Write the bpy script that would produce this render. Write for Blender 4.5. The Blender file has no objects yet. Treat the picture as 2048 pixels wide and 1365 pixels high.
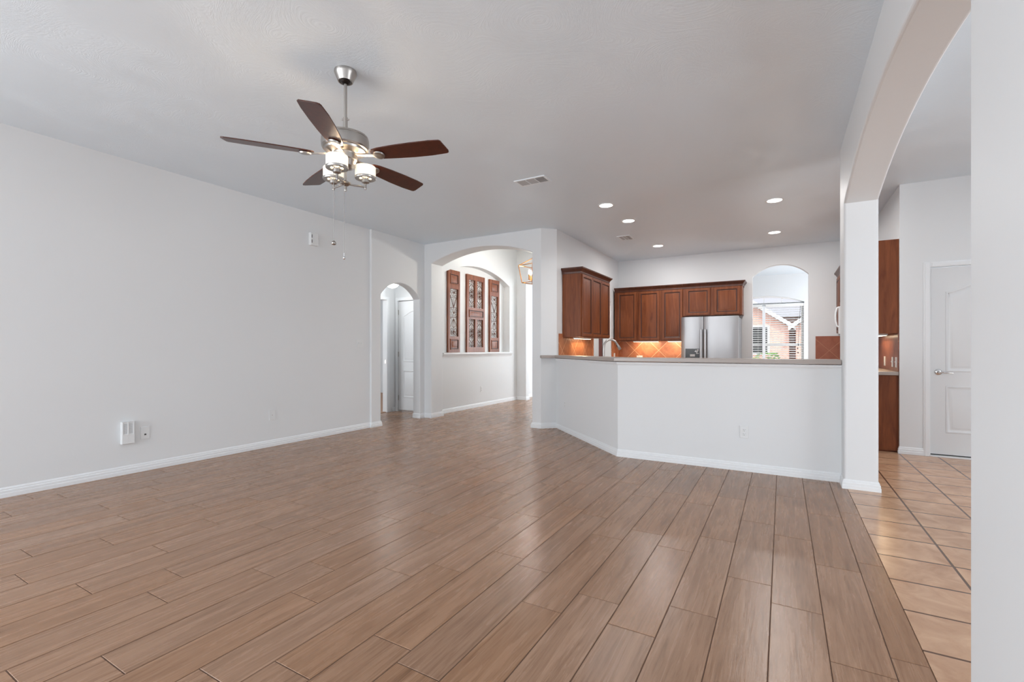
import bpy, bmesh, math, random
from mathutils import Matrix, Vector
random.seed(7)
C = bpy.context.scene.collection
SC = bpy.context.scene
PI = math.pi
H = 2.895                                   # ceiling height
H2 = 2.955                                  # ceiling height of the tiled room

# ------------------------------------------------------------------ camera
cam_d = bpy.data.cameras.new('camera'); cam = bpy.data.objects.new('camera', cam_d); C.objects.link(cam)
YAW = math.atan(541 / 940.0)
cam.location = (0, 0, 1.155); cam.rotation_euler = (PI / 2, 0, YAW)
cam_d.sensor_fit = 'HORIZONTAL'; cam_d.sensor_width = 36.0; cam_d.lens = 36.0 * 940 / 2048
cam_d.shift_y = (697.5 - 682.5) / 2048; cam_d.clip_start = 0.05; cam_d.clip_end = 200
SC.camera = cam

# ------------------------------------------------------------------ view and world
vs = SC.view_settings
SC.display_settings.display_device = 'sRGB'
vs.view_transform = 'Standard'; vs.look = 'None'; vs.gamma = 1.0; vs.use_curve_mapping = False
vs.exposure = 0.06
world = bpy.data.worlds.new('world'); SC.world = world; world.use_nodes = True
wn = world.node_tree.nodes['Background']
wn.inputs[0].default_value = (0.86, 0.92, 1.0, 1); wn.inputs[1].default_value = 2.2

def sun(energy, rot):
    d = bpy.data.lights.new('sun', 'SUN'); d.energy = energy; d.angle = 0.02; d.color = (1, .96, .9)
    o = bpy.data.objects.new('sun', d); C.objects.link(o); o.rotation_euler = rot
sun(3.0, (math.radians(38), 0, math.radians(20)))

def area(name, loc, rot, sx, sy, energy, color=(1, 1, 1), spread=PI):
    d = bpy.data.lights.new(name, 'AREA'); d.shape = 'RECTANGLE'; d.size = sx; d.size_y = sy
    d.energy = energy; d.color = color; d.spread = spread
    o = bpy.data.objects.new(name, d); C.objects.link(o); o.location = loc; o.rotation_euler = rot
    return o
def point(name, loc, energy, color, r=.03):
    d = bpy.data.lights.new(name, 'POINT'); d.energy = energy; d.color = color; d.shadow_soft_size = r
    o = bpy.data.objects.new(name, d); C.objects.link(o); o.location = loc
    return o
# daylight in the windows behind the camera (living room rear wall); the other area lights are unseen additions
DAY = (0.93, 0.97, 1.0)
for x, e in ((-4.2, 104), (-2.4, 46), (-0.6, 10)):
    area('daylight_rear_window', (x, -4.36, 1.3), (PI / 2 + .06, 0, 0), 1.35, 2.0, e, DAY)
area('added_fill_left', (-5.24, -2.3, 1.35), (PI / 2, 0, -PI / 2), 1.9, 1.9, 92, DAY)  # added to brighten the slanted bar wall; no window known here
area('added_fill_dining', (4.02, 2.6, 1.4), (PI / 2, 0, PI / 2), 2.6, 1.9, 58, DAY)  # added out of view to carry light into the middle of the room
area('added_fill_dining_rear', (2.3, -4.36, 1.35), (PI / 2, 0, 0), 1.6, 2.0, 6, DAY)  # added unseen source at the rear of the dining side
area('added_fill_breakfast', (2.15, 11.0, 1.5), (PI / 2, 0, PI / 2), 1.8, 1.7, 66, DAY)  # added at an unseen side wall to brighten the far room
area('added_fill_foyer', (-2.45, 11.2, 1.6), (PI / 2, 0, PI / 2), 1.6, 1.8, 90, DAY)  # added in front of a blank wall to brighten the foyer
area('added_fill_bedroom', (-8.4, 3.2, 1.5), (PI / 2, 0, 0), 1.6, 1.5, 70, DAY)  # added in front of a blank wall to light the bedroom

# ------------------------------------------------------------------ materials
def nt(name):
    m = bpy.data.materials.new(name); m.use_nodes = True
    t = m.node_tree; return m, t, t.nodes['Principled BSDF']
def N(t, typ, **kw):
    n = t.nodes.new(typ)
    for k, v in kw.items():
        if k.startswith('i_'):
            n.inputs[k[2:].replace('_', ' ')].default_value = v
        else: setattr(n, k, v)
    return n
def L(t, a, ao, b, bi): t.links.new(a.outputs[ao], b.inputs[bi])
def srgb(r, g, b):
    f = lambda c: (c / 12.92 if c <= .04045 else ((c + .055) / 1.055) ** 2.4)
    return (f(r / 255), f(g / 255), f(b / 255), 1)
def plain(name, col, rough=.5, metal=0., spec=.5, emit=None, estr=0.):
    m, t, p = nt(name)
    p.inputs['Base Color'].default_value = col; p.inputs['Roughness'].default_value = rough
    p.inputs['Metallic'].default_value = metal; p.inputs['Specular IOR Level'].default_value = spec
    # a faint procedural variation keeps the surface from being perfectly uniform
    tc = N(t, 'ShaderNodeTexCoord'); nz = N(t, 'ShaderNodeTexNoise', i_Scale=35.0, i_Detail=3.0)
    L(t, tc, 'Object', nz, 'Vector')
    mr = N(t, 'ShaderNodeMapRange'); mr.inputs[3].default_value = max(0, rough - .04); mr.inputs[4].default_value = min(1, rough + .04)
    L(t, nz, 'Fac', mr, 0); L(t, mr, 0, p, 'Roughness')
    if emit: p.inputs['Emission Color'].default_value = emit; p.inputs['Emission Strength'].default_value = estr
    return m
def paint(name, col, rough, scale, strength, dist=.004, spec=.5, stretch=None):
    m, t, p = nt(name)
    p.inputs['Base Color'].default_value = col; p.inputs['Roughness'].default_value = rough
    p.inputs['Specular IOR Level'].default_value = spec
    g = N(t, 'ShaderNodeNewGeometry')
    nz = N(t, 'ShaderNodeTexNoise', i_Scale=scale, i_Detail=5.0, i_Roughness=.55, i_Distortion=.6)
    if stretch:
        mp = N(t, 'ShaderNodeMapping'); mp.inputs['Scale'].default_value = stretch
        n0 = N(t, 'ShaderNodeTexNoise', i_Scale=1.3, i_Detail=1.0)
        vr = N(t, 'ShaderNodeVectorRotate', rotation_type='Z_AXIS')
        mm = N(t, 'ShaderNodeMath', operation='MULTIPLY'); mm.inputs[1].default_value = 7.0
        L(t, g, 'Position', n0, 'Vector'); L(t, n0, 'Fac', mm, 0); L(t, mm, 0, vr, 'Angle')
        L(t, g, 'Position', vr, 'Vector'); L(t, vr, 0, mp, 'Vector'); L(t, mp, 0, nz, 'Vector')
    else: L(t, g, 'Position', nz, 'Vector')
    b = N(t, 'ShaderNodeBump', i_Strength=strength, i_Distance=dist)
    L(t, nz, 'Fac', b, 'Height'); L(t, b, 0, p, 'Normal')
    return m
M = {}
M['wall'] = paint('wall_paint', (.775, .795, .81, 1), .55, 60, .12, .002, .35)
M['ceiling'] = paint('ceiling_texture', (.81, .905, .985, 1), .30, 9, .34, .006, .45, (1, 5, 1))
M['trim'] = paint('trim_paint', (.84, .865, .885, 1), .32, 90, .03, .001, .5)
M['door'] = paint('door_paint', (.77, .79, .805, 1), .38, 90, .04, .001, .5)
M['plastic'] = plain('white_plastic', (.79, .81, .82, 1), .4)
M['vent'] = plain('vent_enamel', (.86, .92, .97, 1), .4)
M['vent_gap'] = plain('soft_slot', (.50, .52, .54, 1), .6)
M['slot'] = plain('dark_slot', (.05, .05, .05, 1), .6)
M['grille'] = plain('vent_shadow', (.16, .16, .16, 1), .7)
M['nickel'] = plain('brushed_nickel', (.45, .43, .41, 1), .33, 1.0)
M['nickel_dark'] = plain('dark_nickel', (.05, .045, .045, 1), .35, 1.0)
M['chain'] = plain('chain_steel', (.38, .37, .36, 1), .4, .7)
M['chrome'] = plain('chrome', (.7, .7, .7, 1), .14, 1.0)
M['black'] = plain('black_plastic', (.012, .012, .013, 1), .25)
M['screen'] = plain('grey_display', (.5, .5, .5, 1), .4)
M['gold'] = plain('aged_brass', srgb(176, 120, 62), .32, 1.0)
M['iron'] = plain('bronzed_iron', srgb(88, 48, 30), .5, .1)
M['counter'] = paint('counter_laminate', srgb(168, 158, 152), .3, 200, .02, .001, .5)
M['vinyl'] = plain('window_vinyl', (.88, .88, .88, 1), .4)
M['slat'] = plain('blind_slat', (.86, .86, .84, 1), .5)
M['cord'] = plain('dark_cord', (.03, .03, .03, 1), .7)
M['asphalt'] = plain('pale_concrete', (.55, .53, .5, 1), .9)
M['leaf'] = plain('shrub_leaf', srgb(104, 138, 66), .7)
M['bark'] = plain('bark', srgb(90, 70, 55), .9)
M['roof'] = paint('roof_shingle', srgb(150, 150, 156), .9, 14, .5, .02)
M['carpet'] = paint('carpet', srgb(186, 150, 128), .95, 160, .5, .01)
M['bulb'] = plain('lit_bulb', (1, .95, .85, 1), .3, emit=(1, .84, .6, 1), estr=5)
M['disc'] = plain('lit_lens', (1, 1, 1, 1), .4, emit=(1, .98, .95, 1), estr=7)
M['dome'] = plain('lit_dome', (1, 1, 1, 1), .4, emit=(1, .98, .95, 1), estr=2.5)
M['strip'] = plain('lit_strip', (1, .9, .75, 1), .4, emit=(1, .82, .55, 1), estr=6)
M['shade'] = plain('opal_glass', (.95, .93, .88, 1), .35, emit=(1, .87, .68, 1), estr=.62)
M['steel_dark'] = plain('fridge_side', (.20, .20, .21, 1), .5, .2)

def wood(name, c1, c2, rough, sc=(14, 14, 1.4), axis='Z', gloss=.5, bump=.05):
    m, t, p = nt(name)
    tc = N(t, 'ShaderNodeTexCoord'); mp = N(t, 'ShaderNodeMapping'); mp.inputs['Scale'].default_value = sc
    nz = N(t, 'ShaderNodeTexNoise', i_Scale=1.6, i_Detail=6.0, i_Roughness=.6, i_Distortion=.8)
    cr = N(t, 'ShaderNodeValToRGB'); cr.color_ramp.elements[0].position = .3; cr.color_ramp.elements[1].position = .72
    cr.color_ramp.elements[0].color = c1; cr.color_ramp.elements[1].color = c2
    L(t, tc, 'Object', mp, 0); L(t, mp, 0, nz, 'Vector'); L(t, nz, 'Fac', cr, 0); L(t, cr, 0, p, 'Base Color')
    b = N(t, 'ShaderNodeBump', i_Strength=bump, i_Distance=.003); L(t, nz, 'Fac', b, 'Height'); L(t, b, 0, p, 'Normal')
    p.inputs['Roughness'].default_value = rough; p.inputs['Specular IOR Level'].default_value = gloss
    return m
M['cabinet'] = wood('cabinet_maple', srgb(100, 50, 25), srgb(134, 76, 43), .42, gloss=.3)
M['crown'] = wood('cabinet_crown_maple', srgb(62, 30, 18), srgb(90, 47, 30), .36)
M['glaze'] = wood('cabinet_glaze', srgb(58, 26, 14), srgb(74, 36, 22), .4)
M['blade'] = wood('fan_blade_wood', srgb(56, 22, 12), srgb(84, 37, 23), .33, (22, 22, 22), gloss=.6)
M['panelwood'] = wood('carved_panel_wood', srgb(104, 52, 30), srgb(150, 86, 54), .36)
M['doorwood'] = wood('dark_door_wood', srgb(98, 46, 36), srgb(120, 60, 46), .4)

def steel():
    m, t, p = nt('brushed_steel')
    p.inputs['Base Color'].default_value = (.42, .42, .43, 1); p.inputs['Metallic'].default_value = 1; p.inputs['Roughness'].default_value = .42
    tc = N(t, 'ShaderNodeTexCoord'); mp = N(t, 'ShaderNodeMapping'); mp.inputs['Scale'].default_value = (3, 3, 1.1)
    nz = N(t, 'ShaderNodeTexNoise', i_Scale=1.5, i_Detail=1.0)
    b = N(t, 'ShaderNodeBump', i_Strength=.25, i_Distance=.03)
    L(t, tc, 'Object', mp, 0); L(t, mp, 0, nz, 'Vector'); L(t, nz, 'Fac', b, 'Height'); L(t, b, 0, p, 'Normal')
    return m
M['steel'] = steel()

def plank_mat():
    m, t, p = nt('wood_look_plank')
    at = N(t, 'ShaderNodeAttribute', attribute_name='plank'); sep = N(t, 'ShaderNodeSeparateColor'); L(t, at, 'Color', sep, 0)
    g = N(t, 'ShaderNodeNewGeometry')
    off = N(t, 'ShaderNodeVectorMath', operation='SCALE'); off.inputs['Scale'].default_value = 37.0; L(t, at, 'Color', off, 0)
    add = N(t, 'ShaderNodeVectorMath', operation='ADD'); L(t, g, 'Position', add, 0); L(t, off, 0, add, 1)
    mp = N(t, 'ShaderNodeMapping'); mp.inputs['Scale'].default_value = (20, 1.1, 1); L(t, add, 0, mp, 0)
    n1 = N(t, 'ShaderNodeTexNoise', i_Scale=1.0, i_Detail=7.0, i_Roughness=.62, i_Distortion=1.1); L(t, mp, 0, n1, 'Vector')
    mp2 = N(t, 'ShaderNodeMapping'); mp2.inputs['Scale'].default_value = (90, 5, 1); L(t, add, 0, mp2, 0)
    n2 = N(t, 'ShaderNodeTexNoise', i_Scale=1.0, i_Detail=4.0, i_Roughness=.6, i_Distortion=.8); L(t, mp2, 0, n2, 'Vector')
    mix = N(t, 'ShaderNodeMath', operation='MULTIPLY_ADD'); mix.inputs[1].default_value = .46; L(t, n2, 'Fac', mix, 0)
    s1 = N(t, 'ShaderNodeMath', operation='MULTIPLY'); s1.inputs[1].default_value = .54; L(t, n1, 'Fac', s1, 0); L(t, s1, 0, mix, 2)
    cr = N(t, 'ShaderNodeValToRGB'); e = cr.color_ramp.elements
    e[0].position = .29; e[0].color = srgb(120, 89, 67); e[1].position = .73; e[1].color = srgb(177, 141, 115)
    x = cr.color_ramp.elements.new(.5); x.color = srgb(156, 121, 96)
    L(t, mix, 0, cr, 0)
    hv = N(t, 'ShaderNodeHueSaturation'); L(t, cr, 0, hv, 'Color')
    mr = N(t, 'ShaderNodeMapRange'); mr.inputs[3].default_value = .95; mr.inputs[4].default_value = 1.04; L(t, sep, 0, mr, 0); L(t, mr, 0, hv, 'Value')
    mh = N(t, 'ShaderNodeMapRange'); mh.inputs[3].default_value = .96; mh.inputs[4].default_value = 1.08; L(t, sep, 1, mh, 0); L(t, mh, 0, hv, 'Saturation')
    L(t, hv, 0, p, 'Base Color')
    rr = N(t, 'ShaderNodeMapRange'); rr.inputs[3].default_value = .22; rr.inputs[4].default_value = .32; L(t, n1, 'Fac', rr, 0); L(t, rr, 0, p, 'Roughness')
    b = N(t, 'ShaderNodeBump', i_Strength=.26, i_Distance=.003); L(t, mix, 0, b, 'Height'); L(t, b, 0, p, 'Normal')
    p.inputs['Specular IOR Level'].default_value = .33
    return m
M['plank'] = plank_mat()
M['grout'] = paint('floor_grout', srgb(96, 70, 54), .8, 120, .2)

def tile_mat(name, axes, size, origin, rot, c_lo, c_hi, grout, mortar, rough, blotch=5.0, bump=.3):
    """square tiles on a plane: axes = which position components span it"""
    m, t, p = nt(name)
    g = N(t, 'ShaderNodeNewGeometry'); sp = N(t, 'ShaderNodeSeparateXYZ'); L(t, g, 'Position', sp, 0)
    cb = N(t, 'ShaderNodeCombineXYZ'); L(t, sp, 'XYZ'.index(axes[0]), cb, 0); L(t, sp, 'XYZ'.index(axes[1]), cb, 1)
    sub = N(t, 'ShaderNodeVectorMath', operation='SUBTRACT'); sub.inputs[1].default_value = (origin[0], origin[1], 0); L(t, cb, 0, sub, 0)
    vr = N(t, 'ShaderNodeVectorRotate', rotation_type='Z_AXIS'); vr.inputs['Angle'].default_value = rot; L(t, sub, 0, vr, 'Vector')
    sc = N(t, 'ShaderNodeVectorMath', operation='SCALE'); sc.inputs['Scale'].default_value = 1.0 / size; L(t, vr, 0, sc, 0)
    fr = N(t, 'ShaderNodeVectorMath', operation='FRACTION'); L(t, sc, 0, fr, 0)
    fl = N(t, 'ShaderNodeVectorMath', operation='FLOOR'); L(t, sc, 0, fl, 0)
    s2 = N(t, 'ShaderNodeSeparateXYZ'); L(t, fr, 0, s2, 0)
    def edge(k):                       # distance to nearest tile edge 0..0.5
        a = N(t, 'ShaderNodeMath', operation='SUBTRACT'); L(t, s2, k, a, 0); a.inputs[1].default_value = .5
        b = N(t, 'ShaderNodeMath', operation='ABSOLUTE'); L(t, a, 0, b, 0)
        c = N(t, 'ShaderNodeMath', operation='SUBTRACT'); c.inputs[0].default_value = .5; L(t, b, 0, c, 1); return c
    mn = N(t, 'ShaderNodeMath', operation='MINIMUM'); L(t, edge(0), 0, mn, 0); L(t, edge(1), 0, mn, 1)
    mk = N(t, 'ShaderNodeMapRange'); mk.inputs[1].default_value = mortar * .6 / size; mk.inputs[2].default_value = mortar * .9 / size; L(t, mn, 0, mk, 0)
    wn_ = N(t, 'ShaderNodeTexWhiteNoise'); L(t, fl, 0, wn_, 'Vector')
    ad = N(t, 'ShaderNodeVectorMath', operation='ADD'); L(t, g, 'Position', ad, 0); L(t, wn_, 'Color', ad, 1)
    nz = N(t, 'ShaderNodeTexNoise', i_Scale=blotch, i_Detail=5.0, i_Roughness=.6, i_Distortion=.9); L(t, ad, 0, nz, 'Vector')
    cr = N(t, 'ShaderNodeValToRGB'); cr.color_ramp.elements[0].position = .3; cr.color_ramp.elements[1].position = .7
    cr.color_ramp.elements[0].color = c_lo; cr.color_ramp.elements[1].color = c_hi; L(t, nz, 'Fac', cr, 0)
    mx = N(t, 'ShaderNodeMix', data_type='RGBA'); L(t, mk, 0, mx, 0); mx.inputs[6].default_value = grout; L(t, cr, 0, mx, 7)
    L(t, mx, 2, p, 'Base Color')
    b = N(t, 'ShaderNodeBump', i_Strength=bump, i_Distance=.002); L(t, mk, 0, b, 'Height'); L(t, b, 0, p, 'Normal')
    p.inputs['Roughness'].default_value = rough
    return m
M['tile'] = tile_mat('floor_tile', 'XY', .3253, (1.108, 4.29), 0, srgb(180, 138, 108), srgb(212, 173, 141), srgb(92, 62, 44), .008, .24, 6)
SP = (srgb(160, 94, 62), srgb(194, 130, 92), srgb(222, 176, 140))
M['splash_back'] = tile_mat('backsplash_tile', 'XZ', .3277, (-2.52, 1.12), PI / 4, *SP, .006, .33, 7)
M['splash_left'] = tile_mat('backsplash_tile_left', 'YZ', .3277, (6.9, 1.12), PI / 4, *SP, .006, .33, 7)
M['splash_right'] = tile_mat('backsplash_tile_right', 'YZ', .3277, (7.2, 1.12), PI / 4, srgb(120, 70, 52), srgb(150, 92, 70), srgb(160, 110, 84), .006, .3, 7)
M['splash_far'] = tile_mat('backsplash_tile_range', 'XZ', .3277, (.66, 1.12), PI / 4, srgb(140, 74, 50), srgb(160, 92, 66), srgb(176, 116, 86), .006, .33, 7)

def brick_mat():
    m, t, p = nt('house_brick')
    g = N(t, 'ShaderNodeNewGeometry'); sp = N(t, 'ShaderNodeSeparateXYZ'); L(t, g, 'Position', sp, 0)
    cb = N(t, 'ShaderNodeCombineXYZ'); L(t, sp, 0, cb, 0); L(t, sp, 2, cb, 1)
    br = N(t, 'ShaderNodeTexBrick', i_Scale=4.0); br.inputs['Color1'].default_value = srgb(196, 140, 122); br.inputs['Color2'].default_value = srgb(214, 164, 146)
    br.inputs['Mortar'].default_value = srgb(214, 202, 192); br.inputs['Mortar Size'].default_value = .015
    L(t, cb, 0, br, 'Vector'); L(t, br, 'Color', p, 'Base Color'); p.inputs['Roughness'].default_value = .9
    return m
M['brick'] = brick_mat()
def glass_mat():
    m, t, p = nt('window_glass')
    p.inputs['Base Color'].default_value = (1, 1, 1, 1); p.inputs['Roughness'].default_value = 0; p.inputs['IOR'].default_value = 1.0
    p.inputs['Transmission Weight'].default_value = 1.0
    out = t.nodes['Material Output']; tr = N(t, 'ShaderNodeBsdfTransparent'); gl = N(t, 'ShaderNodeBsdfGlossy'); gl.inputs['Roughness'].default_value = .02
    fr = N(t, 'ShaderNodeFresnel'); fr.inputs[0].default_value = 1.35; mx = N(t, 'ShaderNodeMixShader')
    L(t, fr, 0, mx, 0); L(t, tr, 0, mx, 1); L(t, gl, 0, mx, 2); L(t, mx, 0, out, 0)
    return m
M['glass'] = glass_mat()

# ------------------------------------------------------------------ mesh helpers (world coordinates unless a builder says otherwise)
class MB:
    def __init__(s): s.v = []; s.f = []
    def add(s, vs_, fs):
        n = len(s.v); s.v += [Vector(v) for v in vs_]; s.f += [tuple(i + n for i in f) for f in fs]; return s
    def box(s, x0, x1, y0, y1, z0, z1):
        x0, x1 = sorted((x0, x1)); y0, y1 = sorted((y0, y1)); z0, z1 = sorted((z0, z1))
        return s.add([(x0, y0, z0), (x1, y0, z0), (x1, y1, z0), (x0, y1, z0), (x0, y0, z1), (x1, y0, z1), (x1, y1, z1), (x0, y1, z1)],
                     [(3, 2, 1, 0), (4, 5, 6, 7), (0, 1, 5, 4), (1, 2, 6, 5), (2, 3, 7, 6), (3, 0, 4, 7)])
    def prism(s, poly, z0, z1):                         # plan polygon, counter-clockwise
        n = len(poly)
        s.add([(x, y, z0) for x, y in poly] + [(x, y, z1) for x, y in poly],
              [tuple(range(n - 1, -1, -1)), tuple(range(n, 2 * n))] + [(i, (i + 1) % n, (i + 1) % n + n, i + n) for i in range(n)]); return s
    def lathe(s, prof, c=(0, 0, 0), n=32, axis='Z', closed=False):
        cx, cy, cz = c; vs_ = []; fs = []
        for r, z in prof:
            for k in range(n):
                a = 2 * PI * k / n; p = (r * math.cos(a), r * math.sin(a), z)
                if axis == 'Y': p = (p[0], p[2], p[1])
                if axis == 'X': p = (p[2], p[0], p[1])
                vs_.append((p[0] + cx, p[1] + cy, p[2] + cz))
        m = len(prof)
        for i in range(m if closed else m - 1):
            for k in range(n):
                j = (i + 1) % m
                fs.append((i * n + k, i * n + (k + 1) % n, j * n + (k + 1) % n, j * n + k))
        if not closed:
            if prof[0][0] > 1e-6: fs.append(tuple(range(n - 1, -1, -1)))
            if prof[-1][0] > 1e-6: fs.append(tuple((m - 1) * n + k for k in range(n)))
        return s.add(vs_, fs)
    def cyl(s, a, b, r, n=14, r2=None): return s.tube([a, b], [r, r if r2 is None else r2], n)
    def tube(s, pts, r, n=10, closed=False):
        P = [Vector(p) for p in pts]; m = len(P); rs = r if isinstance(r, (list, tuple)) else [r] * m
        vs_ = []; fs = []; prev = None
        for i, p in enumerate(P):
            if closed: d = P[(i + 1) % m] - P[i - 1]
            else: d = P[min(i + 1, m - 1)] - P[max(i - 1, 0)]
            d.normalize()
            if prev is None:
                u = d.cross(Vector((0, 0, 1)))
                if u.length < 1e-4: u = d.cross(Vector((1, 0, 0)))
            else: u = prev - d * prev.dot(d)
            u.normalize(); prev = u; w = d.cross(u)
            for k in range(n):
                a = 2 * PI * k / n; vs_.append(p + (u * math.cos(a) + w * math.sin(a)) * rs[i])
        for i in range(m if closed else m - 1):
            j = (i + 1) % m
            for k in range(n): fs.append((i * n + k, i * n + (k + 1) % n, j * n + (k + 1) % n, j * n + k))
        if not closed: fs += [tuple(range(n - 1, -1, -1)), tuple((m - 1) * n + k for k in range(n))]
        return s.add(vs_, fs)
    def sweep(s, prof, path, left=True, closed=False, z=0.0):
        """profile (out, up) swept along a plan path; out points to the left (or right) of travel"""
        P = [Vector((x, y)) for x, y in path]; m = len(P); n = len(prof); vs_ = []; fs = []
        sg = 1 if left else -1
        for i in range(m):
            a = P[i] - P[i - 1] if (i > 0 or closed) else P[1] - P[0]
            b = P[(i + 1) % m] - P[i] if (i < m - 1 or closed) else P[-1] - P[-2]
            a.normalize(); b.normalize()
            na = Vector((-a.y, a.x)) * sg; nb = Vector((-b.y, b.x)) * sg
            mt = (na + nb); mt.normalize(); k = 1.0 / max(.3, mt.dot(na))
            for o, u in prof: vs_.append((P[i].x + mt.x * o * k, P[i].y + mt.y * o * k, z + u))
        for i in range(m if closed else m - 1):
            j = (i + 1) % m
            for q in range(n): fs.append((i * n + q, j * n + q, j * n + (q + 1) % n, i * n + (q + 1) % n))
        if not closed: fs += [tuple(range(n)), tuple((m - 1) * n + q for q in range(n - 1, -1, -1))]
        return s.add(vs_, fs)
    def xf(s, mat): s.v = [mat @ v for v in s.v]; return s
    def join(s, o): return s.add(o.v, o.f)

WM = {}                                                  # world matrices of things and parts
def mesh_of(mb, bevel=0.0, smooth=None, name='mesh'):
    me = bpy.data.meshes.new(name); me.from_pydata([tuple(v) for v in mb.v], [], mb.f); 
    bm = bmesh.new(); bm.from_mesh(me)
    bmesh.ops.recalc_face_normals(bm, faces=bm.faces)
    if bevel:
        es = [e for e in bm.edges if len(e.link_faces) == 2 and e.calc_face_angle(0) > .6]
        bmesh.ops.bevel(bm, geom=es, offset=bevel, segments=2, profile=.6, affect='EDGES')
    bm.to_mesh(me); bm.free()
    if smooth is not None:
        for p in me.polygons: p.use_smooth = True
        me.set_sharp_from_angle(angle=math.radians(smooth))
    return me
def obj(name, mb, mat, parent=None, bevel=0.0, smooth=None, local=False):
    """link one mesh object; vertices are world coordinates unless local (then they are the parent's)"""
    if parent is not None and not local: mb.xf(WM[parent.name].inverted())
    me = mesh_of(mb, bevel, smooth, name); me.materials.append(M[mat])
    if getattr(mb, 'dark', None):
        me.materials.append(M['glaze'])
        for i in mb.dark: me.polygons[i].material_index = 1
    o = bpy.data.objects.new(name, me); C.objects.link(o); o.parent = parent
    WM[o.name] = (WM[parent.name] if parent is not None else Matrix.Identity(4)).copy()
    return o
def tag(o, label, cat, group=None):
    o['label'] = label; o['category'] = cat
    if group: o['group'] = group
    return o
def thing(name, label, cat, loc=(0, 0, 0), rz=0, group=None):
    o = bpy.data.objects.new(name, None); C.objects.link(o); o.empty_display_size = .1
    o.location = loc; o.rotation_euler = (0, 0, rz)
    WM[o.name] = Matrix.Translation(loc) @ Matrix.Rotation(rz, 4, 'Z')
    return tag(o, label, cat, group)
def dup(root, loc, rz=0, label=None):
    r = root.copy(); C.objects.link(r); r.location = loc; r.rotation_euler = (0, 0, rz)
    if label: r['label'] = label
    for ch in list(root.children):
        c = ch.copy(); C.objects.link(c); c.parent = r
        for g in list(ch.children):
            d = g.copy(); C.objects.link(d); d.parent = c
    WM[r.name] = Matrix.Translation(loc) @ Matrix.Rotation(rz, 4, 'Z')
    return r
def struct(name, mb, mat, parent=None, **kw):
    o = obj(name, mb, mat, parent, **kw)
    if parent is None: o['kind'] = 'structure'
    return o

def slab(name, axis, lo, hi, loops, mat, bevel=0.0, parent=None):
    """upright slab between lo and hi on an axis; loops = outline then holes, as (horizontal, z); rounded edges when bevel"""
    cu = bpy.data.curves.new('tmp', 'CURVE'); cu.dimensions = '2D'; cu.fill_mode = 'BOTH'
    cu.extrude = (hi - lo) / 2 - bevel; cu.bevel_depth = bevel; cu.bevel_resolution = 3 if bevel else 0; cu.offset = -bevel
    for lp in loops:
        sp = cu.splines.new('POLY'); sp.points.add(len(lp) - 1); sp.use_cyclic_u = True; sp.use_smooth = False
        for p, (a, b) in zip(sp.points, lp): p.co = (a, b, 0, 1)
    tmp = bpy.data.objects.new('tmp', cu); C.objects.link(tmp)
    dg = bpy.context.evaluated_depsgraph_get(); me = bpy.data.meshes.new_from_object(tmp.evaluated_get(dg))
    bpy.data.objects.remove(tmp); bpy.data.curves.remove(cu)
    mid = (lo + hi) / 2
    if axis == 'Y': T = Matrix(((1, 0, 0, 0), (0, 0, -1, mid), (0, 1, 0, 0), (0, 0, 0, 1)))
    else: T = Matrix(((0, 0, 1, mid), (1, 0, 0, 0), (0, 1, 0, 0), (0, 0, 0, 1)))
    if parent is not None: T = WM[parent.name].inverted() @ T
    me.transform(T); me.name = name; me.materials.clear(); me.materials.append(M[mat])
    for p in me.polygons: p.use_smooth = False
    bm = bmesh.new(); bm.from_mesh(me); bmesh.ops.remove_doubles(bm, verts=bm.verts, dist=1e-5); bmesh.ops.recalc_face_normals(bm, faces=bm.faces); bm.to_mesh(me); bm.free()
    o = bpy.data.objects.new(name, me); C.objects.link(o); o.parent = parent
    WM[o.name] = (WM[parent.name] if parent is not None else Matrix.Identity(4)).copy()
    return o
def wall(name, *a, **k):
    o = slab(name, *a, **k); o['kind'] = 'structure'; return o
def rect(a0, a1, z0, z1): return [(a0, z0), (a1, z0), (a1, z1), (a0, z1)]
def arc(a0, a1, zs, za, n=28):
    """segmental arch from (a0, zs) over apex za to (a1, zs)"""
    w = (a1 - a0) / 2; r = ((w * w) + (za - zs) ** 2) / (2 * (za - zs)); cz = za - r; c = (a0 + a1) / 2
    th = math.asin(min(1, w / r)); 
    if za - zs > w: th = PI - th
    return [(c + r * math.sin(-th + 2 * th * i / n), cz + r * math.cos(-th + 2 * th * i / n)) for i in range(n + 1)]

# ------------------------------------------------------------------ the room shell
XL, XJ = -5.225, -5.195                                   # left wall, and its slightly proud end with the arch
LO, HI = -.05, H + .04
wall('wall_left', 'X', XL - .15, XL, [rect(-4.5, 4.95, LO, HI), rect(-3.3, -1.3, .35, 2.35)], 'wall')  # the hole near the rear is made up for the added left fill
wall('wall_left_arch', 'X', XJ - .15, XJ, [[(4.915, LO), (5.105, LO)] + arc(5.105, 5.975, 1.967, 2.182) + [(5.975, LO), (6.30, LO), (6.30, HI), (4.915, HI)]], 'wall', bevel=.012)
wall('wall_entry', 'Y', 6.09, 6.39, [[(-5.38, LO), (-5.05, LO)] + arc(-5.05, -3.17, 2.565, 2.742) + [(-3.17, LO), (-3.09, LO), (-3.09, 3.42), (-5.38, 3.42)]], 'wall', bevel=.015)
struct('wall_entry_post', MB().prism([(-3.155, 6.0895), (-3.0205, 6.0895), (-2.85, 6.26), (-2.85, 6.42), (-3.155, 6.42)], LO, HI), 'wall', bevel=.0)
wall('wall_kitchen_left', 'X', -3.0, -2.85, [[(6.42, LO), (7.79, LO), (7.79, 2.05), (8.76, 2.05), (8.76, LO), (9.45, LO), (9.45, 3.42), (6.42, 3.42)]], 'wall')
PT = arc(-.455, .374, 2.405, 2.59)
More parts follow.
